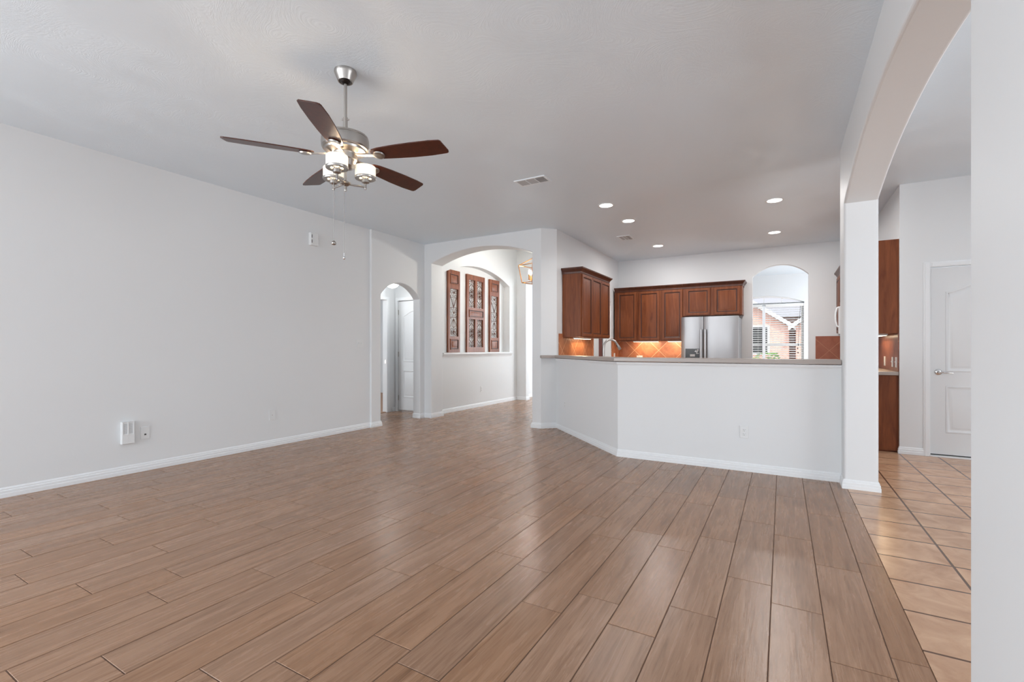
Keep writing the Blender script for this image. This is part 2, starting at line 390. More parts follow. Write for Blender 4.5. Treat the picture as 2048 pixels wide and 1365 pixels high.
wall('wall_kitchen_back', 'Y', 9.22, 9.34, [rect(-3.0, 2.3, LO, HI), [(-.455, .5)] + PT + [(.374, .5)]], 'wall')
wall('wall_right', 'X', .44, .67, [[(-4.5, LO), (1.73, LO)] + arc(1.73, 4.735, 2.352, 2.558, 40) + [(4.735, LO), (5.05, LO), (5.05, H2 + .04), (-4.5, H2 + .04)]], 'wall', bevel=.018)
struct('wall_bar', MB().prism([(-2.86, 6.26), (-1.53, 4.93), (.45, 4.93), (.45, 5.05), (-1.48, 5.05), (-2.86, 6.43)], LO, 1.012), 'wall')
wall('wall_door', 'Y', 6.60, 6.72, [[(1.115, LO), (1.365, LO), (1.365, 2.025), (2.195, 2.025), (2.195, LO), (4.2, LO), (4.2, H2 + .04), (1.115, H2 + .04)]], 'wall')
wall('wall_kitchen_right', 'X', 1.115, 1.235, [rect(6.72, 9.45, LO, H2 + .04)], 'wall')
# entry hall with the niche
NI = arc(6.62, 8.93, 2.51, 2.76)
wall('wall_niche', 'X', -5.345, -5.2, [rect(6.38, 9.5, LO, 3.42), [(6.62, 1.05)] + NI + [(8.93, 1.05)]], 'wall')
wall('wall_niche_back', 'X', -5.45, -5.345, [rect(6.38, 9.5, LO, 3.42)], 'wall')
wall('wall_hall_end', 'Y', 9.26, 9.40, [[(-5.25, LO), (-4.97, LO), (-4.97, 2.60), (-3.42, 2.60), (-3.42, LO), (-2.95, LO), (-2.95, 3.42), (-5.25, 3.42)]], 'wall', bevel=.012)
wall('wall_foyer_left', 'X', -5.35, -5.2, [rect(9.38, 12.6, LO, HI)], 'wall')
wall('wall_foyer_end', 'Y', 12.5, 12.6, [rect(-5.3, -2.3, LO, HI)], 'wall')
wall('wall_foyer_right', 'X', -2.42, -2.3, [rect(9.3, 12.6, LO, HI)], 'wall')
# small hall behind the left arch, bedroom beyond
wall('wall_closet', 'Y', 6.45, 6.55, [[(-6.25, LO), (-6.135, LO), (-6.135, 2.03), (-5.42, 2.03), (-5.42, LO), (-5.3, LO), (-5.3, HI), (-6.25, HI)]], 'wall')
wall('wall_bedroom', 'X', -6.3, -6.2, [[(4.4, LO), (5.42, LO), (5.42, 2.03), (6.235, 2.03), (6.235, LO), (6.5, LO), (6.5, HI), (4.4, HI)]], 'wall')
wall('wall_hall_near', 'Y', 4.45, 4.55, [rect(-6.3, -5.34, LO, HI)], 'wall')
wall('wall_bedroom_far', 'X', -9.75, -9.65, [rect(3.0, 9.0, LO, HI)], 'wall')
wall('wall_bedroom_side', 'Y', 8.9, 9.0, [rect(-9.75, -6.2, LO, HI)], 'wall')
wall('wall_bedroom_near', 'Y', 3.0, 3.1, [rect(-9.75, -6.2, LO, HI)], 'wall')
# behind the camera: rear wall with three windows; dining side
RW = [rect(x - .7, x + .7, .3, 2.4) for x in (-4.2, -2.4, -.6)]
wall('wall_rear', 'Y', -4.54, -4.40, [rect(-5.4, 4.2, LO, H2 + .04)] + RW + [rect(1.45, 3.15, .3, 2.4)], 'wall')
wall('wall_dining_right', 'X', 4.06, 4.2, [rect(-4.5, 6.72, LO, H2 + .04), rect(1.25, 3.95, .4, 2.4)], 'wall')
# breakfast room beyond the kitchen pass-through
FY = 12.70
TR = arc(-1.19, .43, 2.235, 2.40)
wall('wall_breakfast_far', 'Y', FY, FY + .14, [rect(-2.35, 2.3, LO, HI), [(-1.19, .62)] + TR + [(.43, .62)]], 'wall')
wall('wall_breakfast_right', 'X', 2.18, 2.3, [rect(9.3, 12.8, LO, HI), rect(10.05, 11.95, .6, 2.4)], 'wall')  # side hole made up for the added breakfast fill
# ceilings
HH = 3.36                                                  # ceiling of the entry hall
struct('ceiling', MB().prism([(-9.8, -4.5), (.45, -4.5), (.45, 5.03), (.585, 5.045), (1.075, 9.28), (-2.95, 9.28), (-2.95, 6.35), (-5.3, 6.35), (-5.3, 9.28), (-9.8, 9.28)], H, H + .2), 'ceiling')
struct('ceiling_dining', MB().prism([(.46, -4.5), (4.2, -4.5), (4.2, 6.7), (1.2, 6.7), (1.2, 9.28), (1.0765, 9.28), (.587, 5.045), (.46, 5.03)], H2, H2 + .14), 'ceiling')
struct('ceiling_entry', MB().box(-5.4, -2.9, 6.2, 9.4, HH, HH + .1), 'ceiling')
struct('ceiling_foyer', MB().box(-5.4, -2.302, 9.28, 12.65, H, H + .12), 'ceiling')
struct('ceiling_breakfast', MB().box(-2.3, 2.3, 9.28, 12.85, H, H + .12), 'ceiling')
struct('ceiling_hall', MB().box(-6.2, -5.345, 4.5, 6.46, 2.40, 2.5), 'ceiling')

# ------------------------------------------------------------------ floors
def plank_floor():
    W, LN, G = .1975, .903, .0019
    off = {-1: .42, 0: .284, 1: .631, 2: .804, 3: .374, 4: .105, 9: .165, 10: .003, 11: .506, 12: .76, 13: .556, 14: .167, 15: .324, 16: .028, 18: .815, 19: .3245, 20: .03, 21: .553}
    vs_, fs, cols = [], [], []
    rg = random.Random(3)
    for j in range(-1, 34):
        x1 = .3495 - W * j; x0 = x1 - W
        if j == -1: x1 = .465
        ymax = 12.6 if x1 < -2.9 else (6.45 if x1 < -1.5 else 5.02)
        o = off.get(j, rg.random() * LN); y = o - 6 * LN
        while y < ymax:
            a, b = max(y, -4.42), min(y + LN, ymax)
            if b - a > .02:
                c = (rg.random(), rg.random(), rg.random(), 1); n = len(vs_); q = .0014
                xa, xb, ya, yb = x0 + G, x1 - G, a + G, b - G
                vs_ += [(xa + q, ya + q, 0), (xb - q, ya + q, 0), (xb - q, yb - q, 0), (xa + q, yb - q, 0), (xa, ya, -q), (xb, ya, -q), (xb, yb, -q), (xa, yb, -q)]
                fs += [tuple(n + k for k in t) for t in ((0, 1, 2, 3), (4, 5, 1, 0), (5, 6, 2, 1), (6, 7, 3, 2), (7, 4, 0, 3))]
                cols += [c] * 5
            y += LN
    n = len(vs_)
    vs_ += [(-6.42, -4.42, -.0016), (.465, -4.42, -.0016), (.465, 5.03, -.0016), (-1.5, 5.03, -.0016), (-2.9, 6.45, -.0016), (-2.9, 12.6, -.0016), (-6.42, 12.6, -.0016)]
    fs += [tuple(range(n, n + 7))]; cols += [(.5, .5, .5, 1)]
    me = bpy.data.meshes.new('floor'); me.from_pydata(vs_, [], fs)
    me.materials.append(M['plank']); me.materials.append(M['grout'])
    me.polygons[len(fs) - 1].material_index = 1
    at = me.attributes.new('plank', 'FLOAT_COLOR', 'CORNER')
    k = 0
    for p, c in zip(me.polygons, cols):
        for li in p.loop_indices: at.data[li].color = c
    o = bpy.data.objects.new('floor', me); C.objects.link(o); o['kind'] = 'structure'
plank_floor()
struct('floor_tile', MB().prism([(.465, -4.42), (4.2, -4.42), (4.2, 6.72), (1.2, 6.72), (1.2, 9.3), (-2.9, 9.3), (-2.9, 6.5), (-1.45, 5.05), (.465, 5.03)], -.02, .0015), 'tile')
struct('floor_breakfast', MB().box(-2.3, 2.3, 9.3, 12.8, -.03, 0), 'tile')
struct('floor_bedroom', MB().box(-9.75, -6.22, 3.0, 9.0, -.03, .008), 'carpet')

# ------------------------------------------------------------------ baseboards, casings, sills
BB = [(0, 0), (.015, 0), (.015, .030), (.012, .034), (.012, .052), (.007, .058), (.007, .066), (.003, .076), (0, .078)]
def base(name, path, left): return struct(name, MB().sweep(BB, path, left), 'trim', smooth=None)
base('baseboard_left', [(XL, -4.40), (XL, 4.915), (XJ, 4.915), (XJ, 5.105), (XJ - .15, 5.105)], False)
base('baseboard_entry', [(XJ - .15, 5.975), (XJ, 5.975), (XJ, 6.09), (-5.05, 6.09), (-5.05, 6.39), (-5.2, 6.39), (-5.2, 9.26), (-4.97, 9.26), (-4.97, 9.4), (-5.2, 9.4), (-5.2, 12.5), (-2.42, 12.5)], False)
base('baseboard_bar_front', [(-3.0, 7.79), (-3.0, 6.39), (-3.17, 6.39), (-3.17, 6.09), (-3.02, 6.09), (-2.85, 6.26), (-1.53, 4.93), (.44, 4.93), (.44, 4.735), (.67, 4.735), (.67, 5.05), (.45, 5.05)], False)
base('baseboard_door', [(1.115, 6.625), (1.115, 6.60), (1.315, 6.60)], False)
base('baseboard_near', [(.44, -4.40), (.44, 1.73), (.67, 1.73), (.67, -4.40)], True)
base('baseboard_hall', [(-6.2, 6.36), (-6.2, 6.45), (-6.15, 6.45)], False)
base('baseboard_bedroom', [(-9.65, 3.1), (-9.65, 8.9)], False)
# moulding under the bar counter
MO = [(0, -.035), (.008, -.035), (.010, -.028), (.018, -.020), (.020, -.008), (.026, 0), (0, 0)]
struct('trim_bar', MB().sweep(MO, [(-2.85, 6.26), (-1.53, 4.93), (.44, 4.93)], False, z=1.012), 'trim')
# niche ledge
def ledge():
    mb = MB().box(-5.345, -5.2, 6.62, 8.93, 1.045, 1.08)
    mb.sweep([(0, .99), (.006, .99), (.012, 1.01), (.03, 1.035), (.034, 1.05), (.045, 1.055), (.045, 1.078), (0, 1.08)], [(-5.2, 6.56), (-5.2, 8.99)], False)
    return struct('trim_niche', mb, 'trim')
ledge()
# door casings
def casing(name, axis, pl, out, a0, a1, top, w=.057, t=.016, gap=.006):
    mb = MB()
    for lo, hi, z0, z1 in ((a0 - gap - w, a0 - gap, 0, top + gap + w), (a1 + gap, a1 + gap + w, 0, top + gap + w), (a0 - gap, a1 + gap, top + gap, top + gap + w)):
        for k, (i, tt) in enumerate(((0, t * .6), (.012, t))):
            l2, h2, b2, t2 = lo + i, hi - i * .6, z0 if z0 == 0 else z0 + i * .6, z1 - i
            if axis == 'Y': mb.box(l2, h2, pl, pl + out * tt, b2, t2)
            else: mb.box(pl, pl + out * tt, l2, h2, b2, t2)
    return struct(name, mb, 'trim', bevel=.002)
casing('trim_door', 'Y', 6.60, -1, 1.378, 2.182, 2.018)
casing('trim_closet', 'Y', 6.45, -1, -6.13, -5.425, 2.025)
tb = casing('trim_bedroom', 'X', -6.2, 1, 5.425, 6.23, 2.025)
obj('strike_plate', MB().box(-6.25, -6.215, 6.232, 6.2345, .88, .95), 'nickel', tb)

# ------------------------------------------------------------------ doors
def closed_loop(prof, pts, y, out):
    """profile (inward, proud) swept around a closed loop in the XZ plane at depth y"""
    P = [Vector(p) for p in pts]; m = len(P); n = len(prof); vs_ = []; fs = []
    for i in range(m):
        a = (P[i] - P[i - 1]).normalized(); b = (P[(i + 1) % m] - P[i]).normalized()
        na = Vector((-a.y, a.x)); nb = Vector((-b.y, b.x)); mt = (na + nb).normalized(); k = 1 / max(.35, mt.dot(na))
        for o, u in prof: vs_.append((P[i].x + mt.x * o * k, y + out * u, P[i].y + mt.y * o * k))
    for i in range(m):
        j = (i + 1) % m
        for q in range(n - 1): fs.append((i * n + q, j * n + q, j * n + q + 1, i * n + q + 1))
    fs.append(tuple(i * n + n - 1 for i in range(m)))
    return MB().add(vs_, fs)
def eyebrow(x0, x1, z0, z1, rise):
    pts = [(x0, z0), (x1, z0), (x1, z1)]
    for i in range(1, 24):
        u = i / 24; pts.append((x1 + (x0 - x1) * u, z1 + rise * (.5 - .5 * math.cos(2 * PI * u)) ** .9))
    return pts + [(x0, z1)]
def panel_door(name, x0, x1, z0, z1, yf, knob_at_left=True, handle=True):
    d = struct(name, MB().box(x0, x1, yf, yf + .04, z0, z1), 'door', bevel=.002)
    w = x1 - x0
    prof = [(0, 0), (.004, .006), (.014, .007), (.022, .001), (.042, .002), (.055, .008), (.06, .009)]
    for pts in (eyebrow(x0 + w * .155, x1 - w * .155, z0 + .88 * (z1 - z0) / 1.99, z0 + 1.73 * (z1 - z0) / 1.99, .085), [(x0 + w * .155, z0 + .23), (x1 - w * .155, z0 + .23), (x1 - w * .155, z0 + .73), (x0 + w * .155, z0 + .73)]):
        obj('panel', closed_loop(prof, pts, yf, -1), 'door', d, smooth=40)
    if handle:
        hx, hz = x0 + .068, z0 + .875
        h = obj('handle', MB().lathe([(0, 0), (.033, 0), (.032, .006), (.026, .011), (.013, .013), (.012, .042), (0, .042)], (hx, yf, hz), 24, 'Y').xf(Matrix.Translation((0, yf, 0)) @ Matrix.Scale(-1, 4, (0, 1, 0)) @ Matrix.Translation((0, -yf, 0)))
                .tube([(hx, yf - .036, hz), (hx + .03, yf - .045, hz), (hx + .07, yf - .046, hz - .004), (hx + .112, yf - .04, hz - .008)], [.010, .009, .0075, .006], 10), 'chrome', d, smooth=50)
        h['label'] = 'satin nickel lever handle'
    return d
d1 = panel_door('door_1', 1.372, 2.188, .028, 2.018, 6.615)
obj('threshold', MB().box(1.366, 2.194, 6.585, 6.66, 0, .016), 'trim', d1, bevel=.003)
obj('door_sweep', MB().box(1.374, 2.186, 6.618, 6.65, .017, .028), 'slot', d1)
d2 = panel_door('door_2', -6.128, -5.427, .03, 2.02, 6.462, handle=False)
for z in (1.82, 1.05, .25):
    obj('hinge', MB().cyl((-6.128, 6.458, z - .045), (-6.128, 6.458, z + .045), .007, 10), 'nickel', d2)
tag(obj('wood_upright', MB().box(-3.262, -3.192, 9.225, 9.258, 0, 2.05), 'doorwood', bevel=.003), 'narrow dark red-brown wooden upright in the hall, seen through kitchen doorway beside the faucet', 'wooden post')

# ------------------------------------------------------------------ wall plates and boxes
def plate(name, label, cat, c, nrm, w, h, kind, group=None):
    """plate centred at c on a wall; nrm = plan normal"""
    rz = math.atan2(nrm[1], nrm[0]) + PI / 2            # local -Y faces the room
    t = thing(name, label, cat, c, rz, group)
    obj('cover', MB().box(-w / 2, w / 2, -.006, 0, -h / 2, h / 2), 'plastic', t, bevel=.002, local=True)
    if kind == 'outlet':
        for s in (-1, 1):
            o = obj('socket', MB().box(-.017, .017, -.009, -.005, s * .0195 - .0145, s * .0195 + .0145), 'plastic', t, bevel=.003, local=True)
            mb = MB()
            for dx, hh in ((-.0065, .0045), (.0065, .0035)): mb.box(dx - .0012, dx + .0012, -.0094, -.0085, s * .0195 + .003 - hh, s * .0195 + .003 + hh)
            mb.lathe([(0, 0), (.0026, 0), (.0026, .0006), (0, .0006)], (0, -.0095, s * .0195 - .008), 10, 'Y')
            obj('slot', mb, 'slot', o, local=True)
    elif kind == 'switch':
        n = 2 if w > .1 else 1
        for k in range(n):
            x = (k - (n - 1) / 2) * .046
            o = obj('toggle', MB().box(x - .005, x + .005, -.016, -.005, -.004, .012), 'plastic', t, bevel=.001, local=True)
    elif kind == 'jack':
        obj('jack', MB().box(-.008, .008, -.0068, -.0055, -.022, -.008), 'slot', t, local=True)
    elif kind == 'coax':
        obj('screw', MB().lathe([(0, -.0085), (.004, -.0085), (.004, 0), (0, 0)], (0, 0, 0), 10, 'Y'), 'nickel', t, local=True)
    return t
LW = (1, 0)
plate('light_switch', 'double toggle light switch plate on left wall beside the small arch', 'light switch', (XL, 4.727, 1.23), LW, .116, .115, 'switch')
plate('wall_outlet', 'blank white outlet plate low on left wall, below the light switch', 'outlet', (XL, 3.397, .368), LW, .075, .118, 'coax', 'white wall outlets')
plate('jack_plate', 'white wall plate with one dark jack beside the alarm box', 'wall plate', (XL, 2.121, .358), LW, .072, .116, 'jack')
plate('wall_outlet', 'white duplex outlet on the long front face of the bar wall', 'outlet', (-.312, 4.93, .368), (0, -1), .072, .115, 'outlet', 'white wall outlets')
plate('wall_outlet', 'white duplex outlet below the arched niche in the hall', 'outlet', (-5.2, 7.81, .345), LW, .072, .115, 'outlet', 'white wall outlets')
plate('wall_outlet', 'white duplex outlet on the slanted end of the bar wall', 'outlet', (-2.61, 6.02, .38), (-.7071, -.7071), .072, .115, 'outlet', 'white wall outlets')
# alarm box low on the left wall
t = thing('alarm_box', 'white plastic alarm box with vented upper half low on left wall', 'alarm box', (XL, 1.977, .382), PI / 2)
obj('housing', MB().box(-.05, .05, -.034, 0, -.102, .102), 'plastic', t, bevel=.006, local=True)
obj('lower_cover', MB().box(-.048, .048, -.038, -.033, -.099, -.018), 'plastic', t, bevel=.002, local=True)
mb = MB()
for x in (-.045, -.003, .039): mb.box(x, x + .006, -.0385, -.033, -.012, .095)
for z in (-.018, .095): mb.box(-.045, .045, -.0385, -.033, z, z + .006)
obj('vent_frame', mb, 'plastic', t, local=True)
mb = MB()
for k in range(11): mb.box(-.034, -.008, -.0350, -.0338, -.004 + k * .0082, -.0005 + k * .0082).box(.008, .034, -.0350, -.0338, -.004 + k * .0082, -.0005 + k * .0082)
obj('vent_slot', mb, 'vent_gap', t, local=True)
# door chime high on the left wall
t = thing('door_chime', 'white door chime box high on left wall behind the pull chains', 'door chime', (XL, 3.946, 2.552), PI / 2)
obj('housing', MB().box(-.055, .055, -.048, 0, -.08, .08), 'plastic', t, bevel=.006, local=True)
for z in (-.032, .032):
    obj('sound_slot', MB().box(-.046, -.034, -.0488, -.0475, z - .02, z + .02), 'grille', t, local=True)

# ------------------------------------------------------------------ ceiling vents and recessed lights
def vent(label, x0, x1, y0, y1, z, group):
    t = thing('ceiling_vent', label, 'air vent', ((x0 + x1) / 2, (y0 + y1) / 2, z), 0, group)
    w, h = (x1 - x0) / 2, (y1 - y0) / 2
    obj('backing', MB().box(-w + .02, w - .02, -h + .02, h - .02, -.004, -.0005), 'grille', t, local=True)
    mb = MB().box(-w, w, -h, -h + .022, -.008, 0).box(-w, w, h - .022, h, -.008, 0).box(-w, -w + .022, -h + .022, h - .022, -.008, 0).box(w - .022, w, -h + .022, h - .022, -.008, 0)
    a, b = -w + .022, w - .022
    for k in (1, 2): x = a + (b - a) * k / 3; mb.box(x - .004, x + .004, -h + .022, h - .022, -.008, 0)
    obj('frame', mb, 'vent', t, local=True)
    mb = MB(); ys = [(-h + .026) + (2 * h - .052) * (i + .5) / 9 for i in range(9)]
    th = (b - a) / 3
    for i, y in enumerate(ys):                              # left and middle banks lie nearly closed, the right bank shows its gaps
        mb.add([(a, y - .007, -.003), (a + 2 * th, y - .007, -.003), (a + 2 * th, y + .007, -.0075), (a, y + .007, -.0075)], [(0, 1, 2, 3)])
    for i in range(8):
        x = a + 2 * th + th * (i + .6) / 8
        mb.add([(x - .001, -h + .022, -.0085), (x + .001, -h + .022, -.0085), (x + .001, h - .022, -.0085), (x - .001, h - .022, -.0085), (x + .003, -h + .022, -.002), (x + .005, -h + .022, -.002), (x + .005, h - .022, -.002), (x + .003, h - .022, -.002)], [(0, 1, 2, 3), (0, 3, 7, 4), (1, 2, 6, 5)])
    obj('louver', mb, 'vent_gap', t, local=True)
vent('long white ceiling vent above the living room near the fan', -2.42, -2.07, 4.24, 4.42, H, 'white ceiling vents')
vent('small white ceiling vent above the kitchen between recessed lights', -2.23, -2.03, 7.13, 7.42, H, 'white ceiling vents')
def can(loc):
    t = thing('recessed_light', '', 'ceiling light', loc, 0, 'lit recessed ceiling lights over the kitchen')
    obj('trim_ring', MB().lathe([(.098, 0), (.097, -.004), (.088, -.007), (.078, -.004), (.078, 0)], (0, 0, 0), 36), 'trim', t, smooth=50, local=True)
    obj('lens', MB().lathe([(0, -.002), (.078, -.002), (.078, -.0005), (0, -.0005)], (0, 0, 0), 32), 'disc', t, local=True)
    return t
cans = [((-1.858, 5.517), 'lit recessed ceiling light above bar, left row, nearest the living room'),
        ((-1.818, 6.34), 'lit recessed ceiling light, middle of the left row'),
        ((-1.827, 8.132), 'lit recessed ceiling light of the left row, farthest back, above back cabinets'),
        ((-.081, 6.318), 'lit recessed ceiling light, nearer of the two by the arch column'),
        ((-.104, 8.057), 'lit recessed ceiling light before the arched pass-through, farther of the right pair')]
c0 = None
for (x, y), lab in cans:
    if c0 is None: c0 = can((x, y, H)); c0['label'] = lab
    else: dup(c0, (x, y, H), 0, lab)
    area('recessed_lamp', (x, y, H - .015), (0, 0, 0), .15, .15, (6 if y < 7 and x < -1 else 17), (1, .98, .96), math.radians(150) if y < 7 and x < -1 else PI)

# ------------------------------------------------------------------ ceiling fan
def ceiling_fan():
    fx, fy = -2.377, 2.035
    t = thing('ceiling_fan', 'brushed nickel ceiling fan with five dark wood blades and three lit glass shades', 'ceiling fan', (fx, fy, H))
    def P(x, y, z): return (fx + x, fy + y, z)
    c = (fx, fy, 0)
    obj('canopy', MB().lathe([(.067, H), (.068, H - .012), (.064, H - .022), (.052, H - .05), (.046, H - .066), (.040, H - .066), (.040, H - .05), (0, H - .045)], c, 40), 'nickel', t, smooth=45)
    obj('hanger_ball', MB().lathe([(0, H - .052), (.026, H - .056), (.032, H - .066), (.024, H - .078), (.012, H - .082)], c, 24), 'nickel_dark', t, smooth=60)
    rod = obj('downrod', MB().cyl(P(0, 0, H - .07), P(0, 0, 2.50), .0097, 18).cyl(P(0, 0, 2.605), P(0, 0, 2.49), .0132, 18), 'nickel', t, smooth=60)
    obj('set_screw', MB().cyl(P(-.019, -.011, 2.592), P(.019, .011, 2.592), .005, 10), 'nickel', rod, smooth=60)
    obj('motor_housing', MB().lathe([(.0, 2.497), (.05, 2.497), (.055, 2.489), (.128, 2.488), (.137, 2.484), (.139, 2.474), (.136, 2.471), (.142, 2.466), (.144, 2.44), (.142, 2.412), (.136, 2.402), (.126, 2.400), (.122, 2.388), (.085, 2.376), (.075, 2.374), (.074, 2.368), (0, 2.368)], c, 56), 'nickel', t, smooth=24)
    obj('switch_housing', MB().lathe([(.072, 2.370), (.070, 2.338), (.062, 2.334), (.060, 2.296), (.050, 2.288), (.030, 2.280), (.014, 2.278), (0, 2.278)], c, 40), 'nickel', t, smooth=40)
    lk = obj('light_kit', MB().cyl(P(0, 0, 2.285), P(0, 0, 2.19), .0075, 14).lathe([(0, 2.207), (.018, 2.205), (.031, 2.196), (.032, 2.186), (.020, 2.178), (.008, 2.172), (.008, 2.155), (.0095, 2.150), (.006, 2.142), (0, 2.140)], c, 28), 'nickel', t, smooth=45)
    # blades
    zb = 2.357
    for k in range(5):
        a = math.radians(-55 - 72 * k)
        top = []
        # outline in (radial, tangential): rounded root, straight flare, clipped tip; tangential + is counter-clockwise
        ol = [(.185, -.030), (.20, -.046), (.24, -.056), (.34, -.066), (.46, -.072), (.58, -.073), (.645, -.068), (.655, -.058), (.672, .035), (.668, .050), (.655, .056), (.56, .064), (.44, .064), (.32, .057), (.24, .050), (.20, .042), (.185, .028), (.18, 0)]
        vs_ = [(r, s, .0035) for r, s in ol] + [(r, s, -.0035) for r, s in ol]; n = len(ol)
        fs = [tuple(range(n)), tuple(range(2 * n - 1, n - 1, -1))] + [(i, i + n, (i + 1) % n + n, (i + 1) % n) for i in range(n)]
        mt = Matrix.Translation((fx, fy, zb)) @ Matrix.Rotation(a, 4, 'Z') @ Matrix.Rotation(math.radians(-12), 4, 'X')
        b = obj('blade', MB().add(vs_, fs).xf(mt), 'blade', t, bevel=.0015)
        iron = MB().lathe([(0, -.004), (.032, -.004), (.036, -.008), (.034, -.016), (.022, -.019), (.010, -.016), (0, -.017)], (.232, 0, 0), 28)
        iron.add([(.08, -.010, .012), (.08, .010, .012), (.21, .013, -.004), (.21, -.013, -.004), (.08, -.010, .004), (.08, .010, .004), (.21, .013, -.013), (.21, -.013, -.013)],
                 [(0, 1, 2, 3), (7, 6, 5, 4), (0, 4, 5, 1), (2, 6, 7, 3), (1, 5, 6, 2), (3, 7, 4, 0)])
        obj('blade_iron', iron.xf(mt), 'nickel', b, smooth=40)
    # three lamps
    rho = .121
    for ang in (-64, 56, 176):
        a = math.radians(ang); lx, ly = rho * math.cos(a), rho * math.sin(a); cc = (fx + lx, fy + ly, 0)
        arm = obj('lamp_arm', MB().cyl(P(lx * .22, ly * .22, 2.188), P(lx, ly, 2.186), .0055, 12).lathe([(0, 2.170), (.0075, 2.171), (.009, 2.178), (.0075, 2.184), (.0075, 2.205), (.012, 2.208), (.024, 2.214), (.025, 2.236), (.020, 2.239), (.020, 2.246), (0, 2.246)], cc, 24), 'nickel', t, smooth=45)
        obj('shade_ring', MB().lathe([(.038, 2.240), (.064, 2.238), (.066, 2.242), (.066, 2.250), (.060, 2.252), (.038, 2.246)], cc, 36, closed=True)
            .cyl((cc[0] - .062, cc[1], 2.243), (cc[0] + .062, cc[1], 2.243), .004, 8).cyl((cc[0], cc[1] - .062, 2.243), (cc[0], cc[1] + .062, 2.243), .004, 8), 'nickel', arm, smooth=45)
        obj('lamp_shade', MB().lathe([(.058, 2.246), (.0625, 2.246), (.0635, 2.252), (.0635, 2.312), (.061, 2.316), (.058, 2.312)], cc, 40, closed=True), 'shade', arm, smooth=45)
        obj('bulb', MB().lathe([(0, 2.246), (.012, 2.248), (.013, 2.262), (.022, 2.280), (.025, 2.295), (.018, 2.312), (0, 2.318)], cc, 20), 'bulb', arm, smooth=60)
        point('fan_lamp', (cc[0], cc[1], 2.322), 2.2, (1, .70, .43), .02)
    # pull chains
    Ry = Vector((math.cos(YAW), math.sin(YAW))); Fy = Vector((-math.sin(YAW), math.cos(YAW)))
    def at(px, d): q = Fy * d + Ry * ((px - 1024) * d / 940); return q.x, q.y
    for px, d, ztop, zend, kind in ((667.5, 2.90, 2.30, 1.815, 'ball'), (688.3, 2.93, 2.28, 1.745, 'crystal')):
        x, y = at(px, d)
        ch = obj('pull_chain', MB().cyl((x, y, ztop), (x, y, zend), .0019, 6), 'chain', t)
        if kind == 'ball': obj('pull_knob', MB().lathe([(0, 1.822), (.006, 1.820), (.013, 1.812), (.015, 1.804), (.011, 1.796), (0, 1.793)], (x, y, 0), 20), 'nickel', ch, smooth=60)
        else: obj('pull_knob', MB().cyl((x, y, 1.75), (x, y, 1.728), .003, 8).lathe([(0, 1.732), (.006, 1.728), (.008, 1.720), (.005, 1.712), (0, 1.710)], (x, y, 0), 12), 'chrome', ch, smooth=60)
ceiling_fan()

# ------------------------------------------------------------------ kitchen cabinets
def panel_front(w, h, t=.02, fr=.048):
    """raised-panel door, local: x across, -y out, z up, centred on x, from z=0"""
    lv = [(0, 0), (0, -t + .003), (.003, -t), (fr - .006, -t), (fr, -t + .004), (fr + .002, -t + .011), (fr + .011, -t + .012), (fr + .036, -t + .002), (fr + .040, -t + .001)]
    vs_ = []; fs = []
    for i, y in lv: vs_ += [(-w / 2 + i, y, i), (w / 2 - i, y, i), (w / 2 - i, y, h - i), (-w / 2 + i, y, h - i)]
    for k in range(len(lv) - 1):
        for q in range(4): fs.append((k * 4 + q, k * 4 + (q + 1) % 4, k * 4 + 4 + (q + 1) % 4, k * 4 + 4 + q))
    n = (len(lv) - 1) * 4; fs += [(n, n + 1, n + 2, n + 3), (3, 2, 1, 0)]
    mb = MB().add(vs_, fs); mb.dark = set(range(3 * 4, 6 * 4)); return mb
CR = [(0, -.085), (.008, -.085), (.012, -.06), (.028, -.035), (.046, -.018), (.050, -.004), (.050, 0), (0, 0)]
def upper(label, loc, rz, w, z0, z1, depth, doors, crown_path, group=None, ends=.02, zt=None):
    """local: x across from 0..w, front at y=0 facing -y, back at y=depth"""
    t = thing('upper_cabinet', label, 'kitchen cabinet', loc, rz, group)
    obj('carcass', MB().box(0, w, 0, depth, z0, z1), 'cabinet', t, bevel=.0015, local=True)
    for x0, x1 in doors:
        obj('door', panel_front(x1 - x0, z1 - z0 - .075 if zt is None else zt - z0 - .03).xf(Matrix.Translation(((x0 + x1) / 2, -.001, z0 + .012))), 'cabinet', t, smooth=30, local=True)
    if crown_path: obj('crown', MB().sweep(CR, crown_path, False, z=z1 + .03), 'crown', t, local=True)
    return t
# on the kitchen's left wall: front faces +X; local x runs along +Y
upper('dark wood wall cabinet with three narrow doors on kitchen left wall, above the faucet', (-2.555, 6.45, 0), PI / 2, 1.29, 1.325, 2.315, .29,
      [(.030, .437), (.443, .860), (.866, 1.275)], [(0, .29), (0, 0), (1.29, 0), (1.29, .29)])
# on the back wall: front faces -Y
ZB0, ZB1 = 1.30, 2.285
upper('dark wood wall cabinet with two doors in the back corner left of refrigerator', (-2.815, 8.88, 0), 0, .875, ZB0, ZB1, .335, [(.055, .425), (.465, .850)], [(0, 0), (.875, 0)], 'dark wood wall cabinets on the back wall')
upper('single-door dark wood wall cabinet just left of the over-refrigerator cabinet', (-1.938, 8.88, 0), 0, .383, ZB0, ZB1, .335, [(.020, .376)], [(0, 0), (.383, 0)], 'dark wood wall cabinets on the back wall')
upper('short two-door dark wood cabinet above the refrigerator', (-1.553, 8.88, 0), 0, .96, 1.735, ZB1, .335, [(.052, .455), (.518, .925)], [(0, 0), (.96, 0), (.96, .335)], 'dark wood wall cabinets on the back wall')
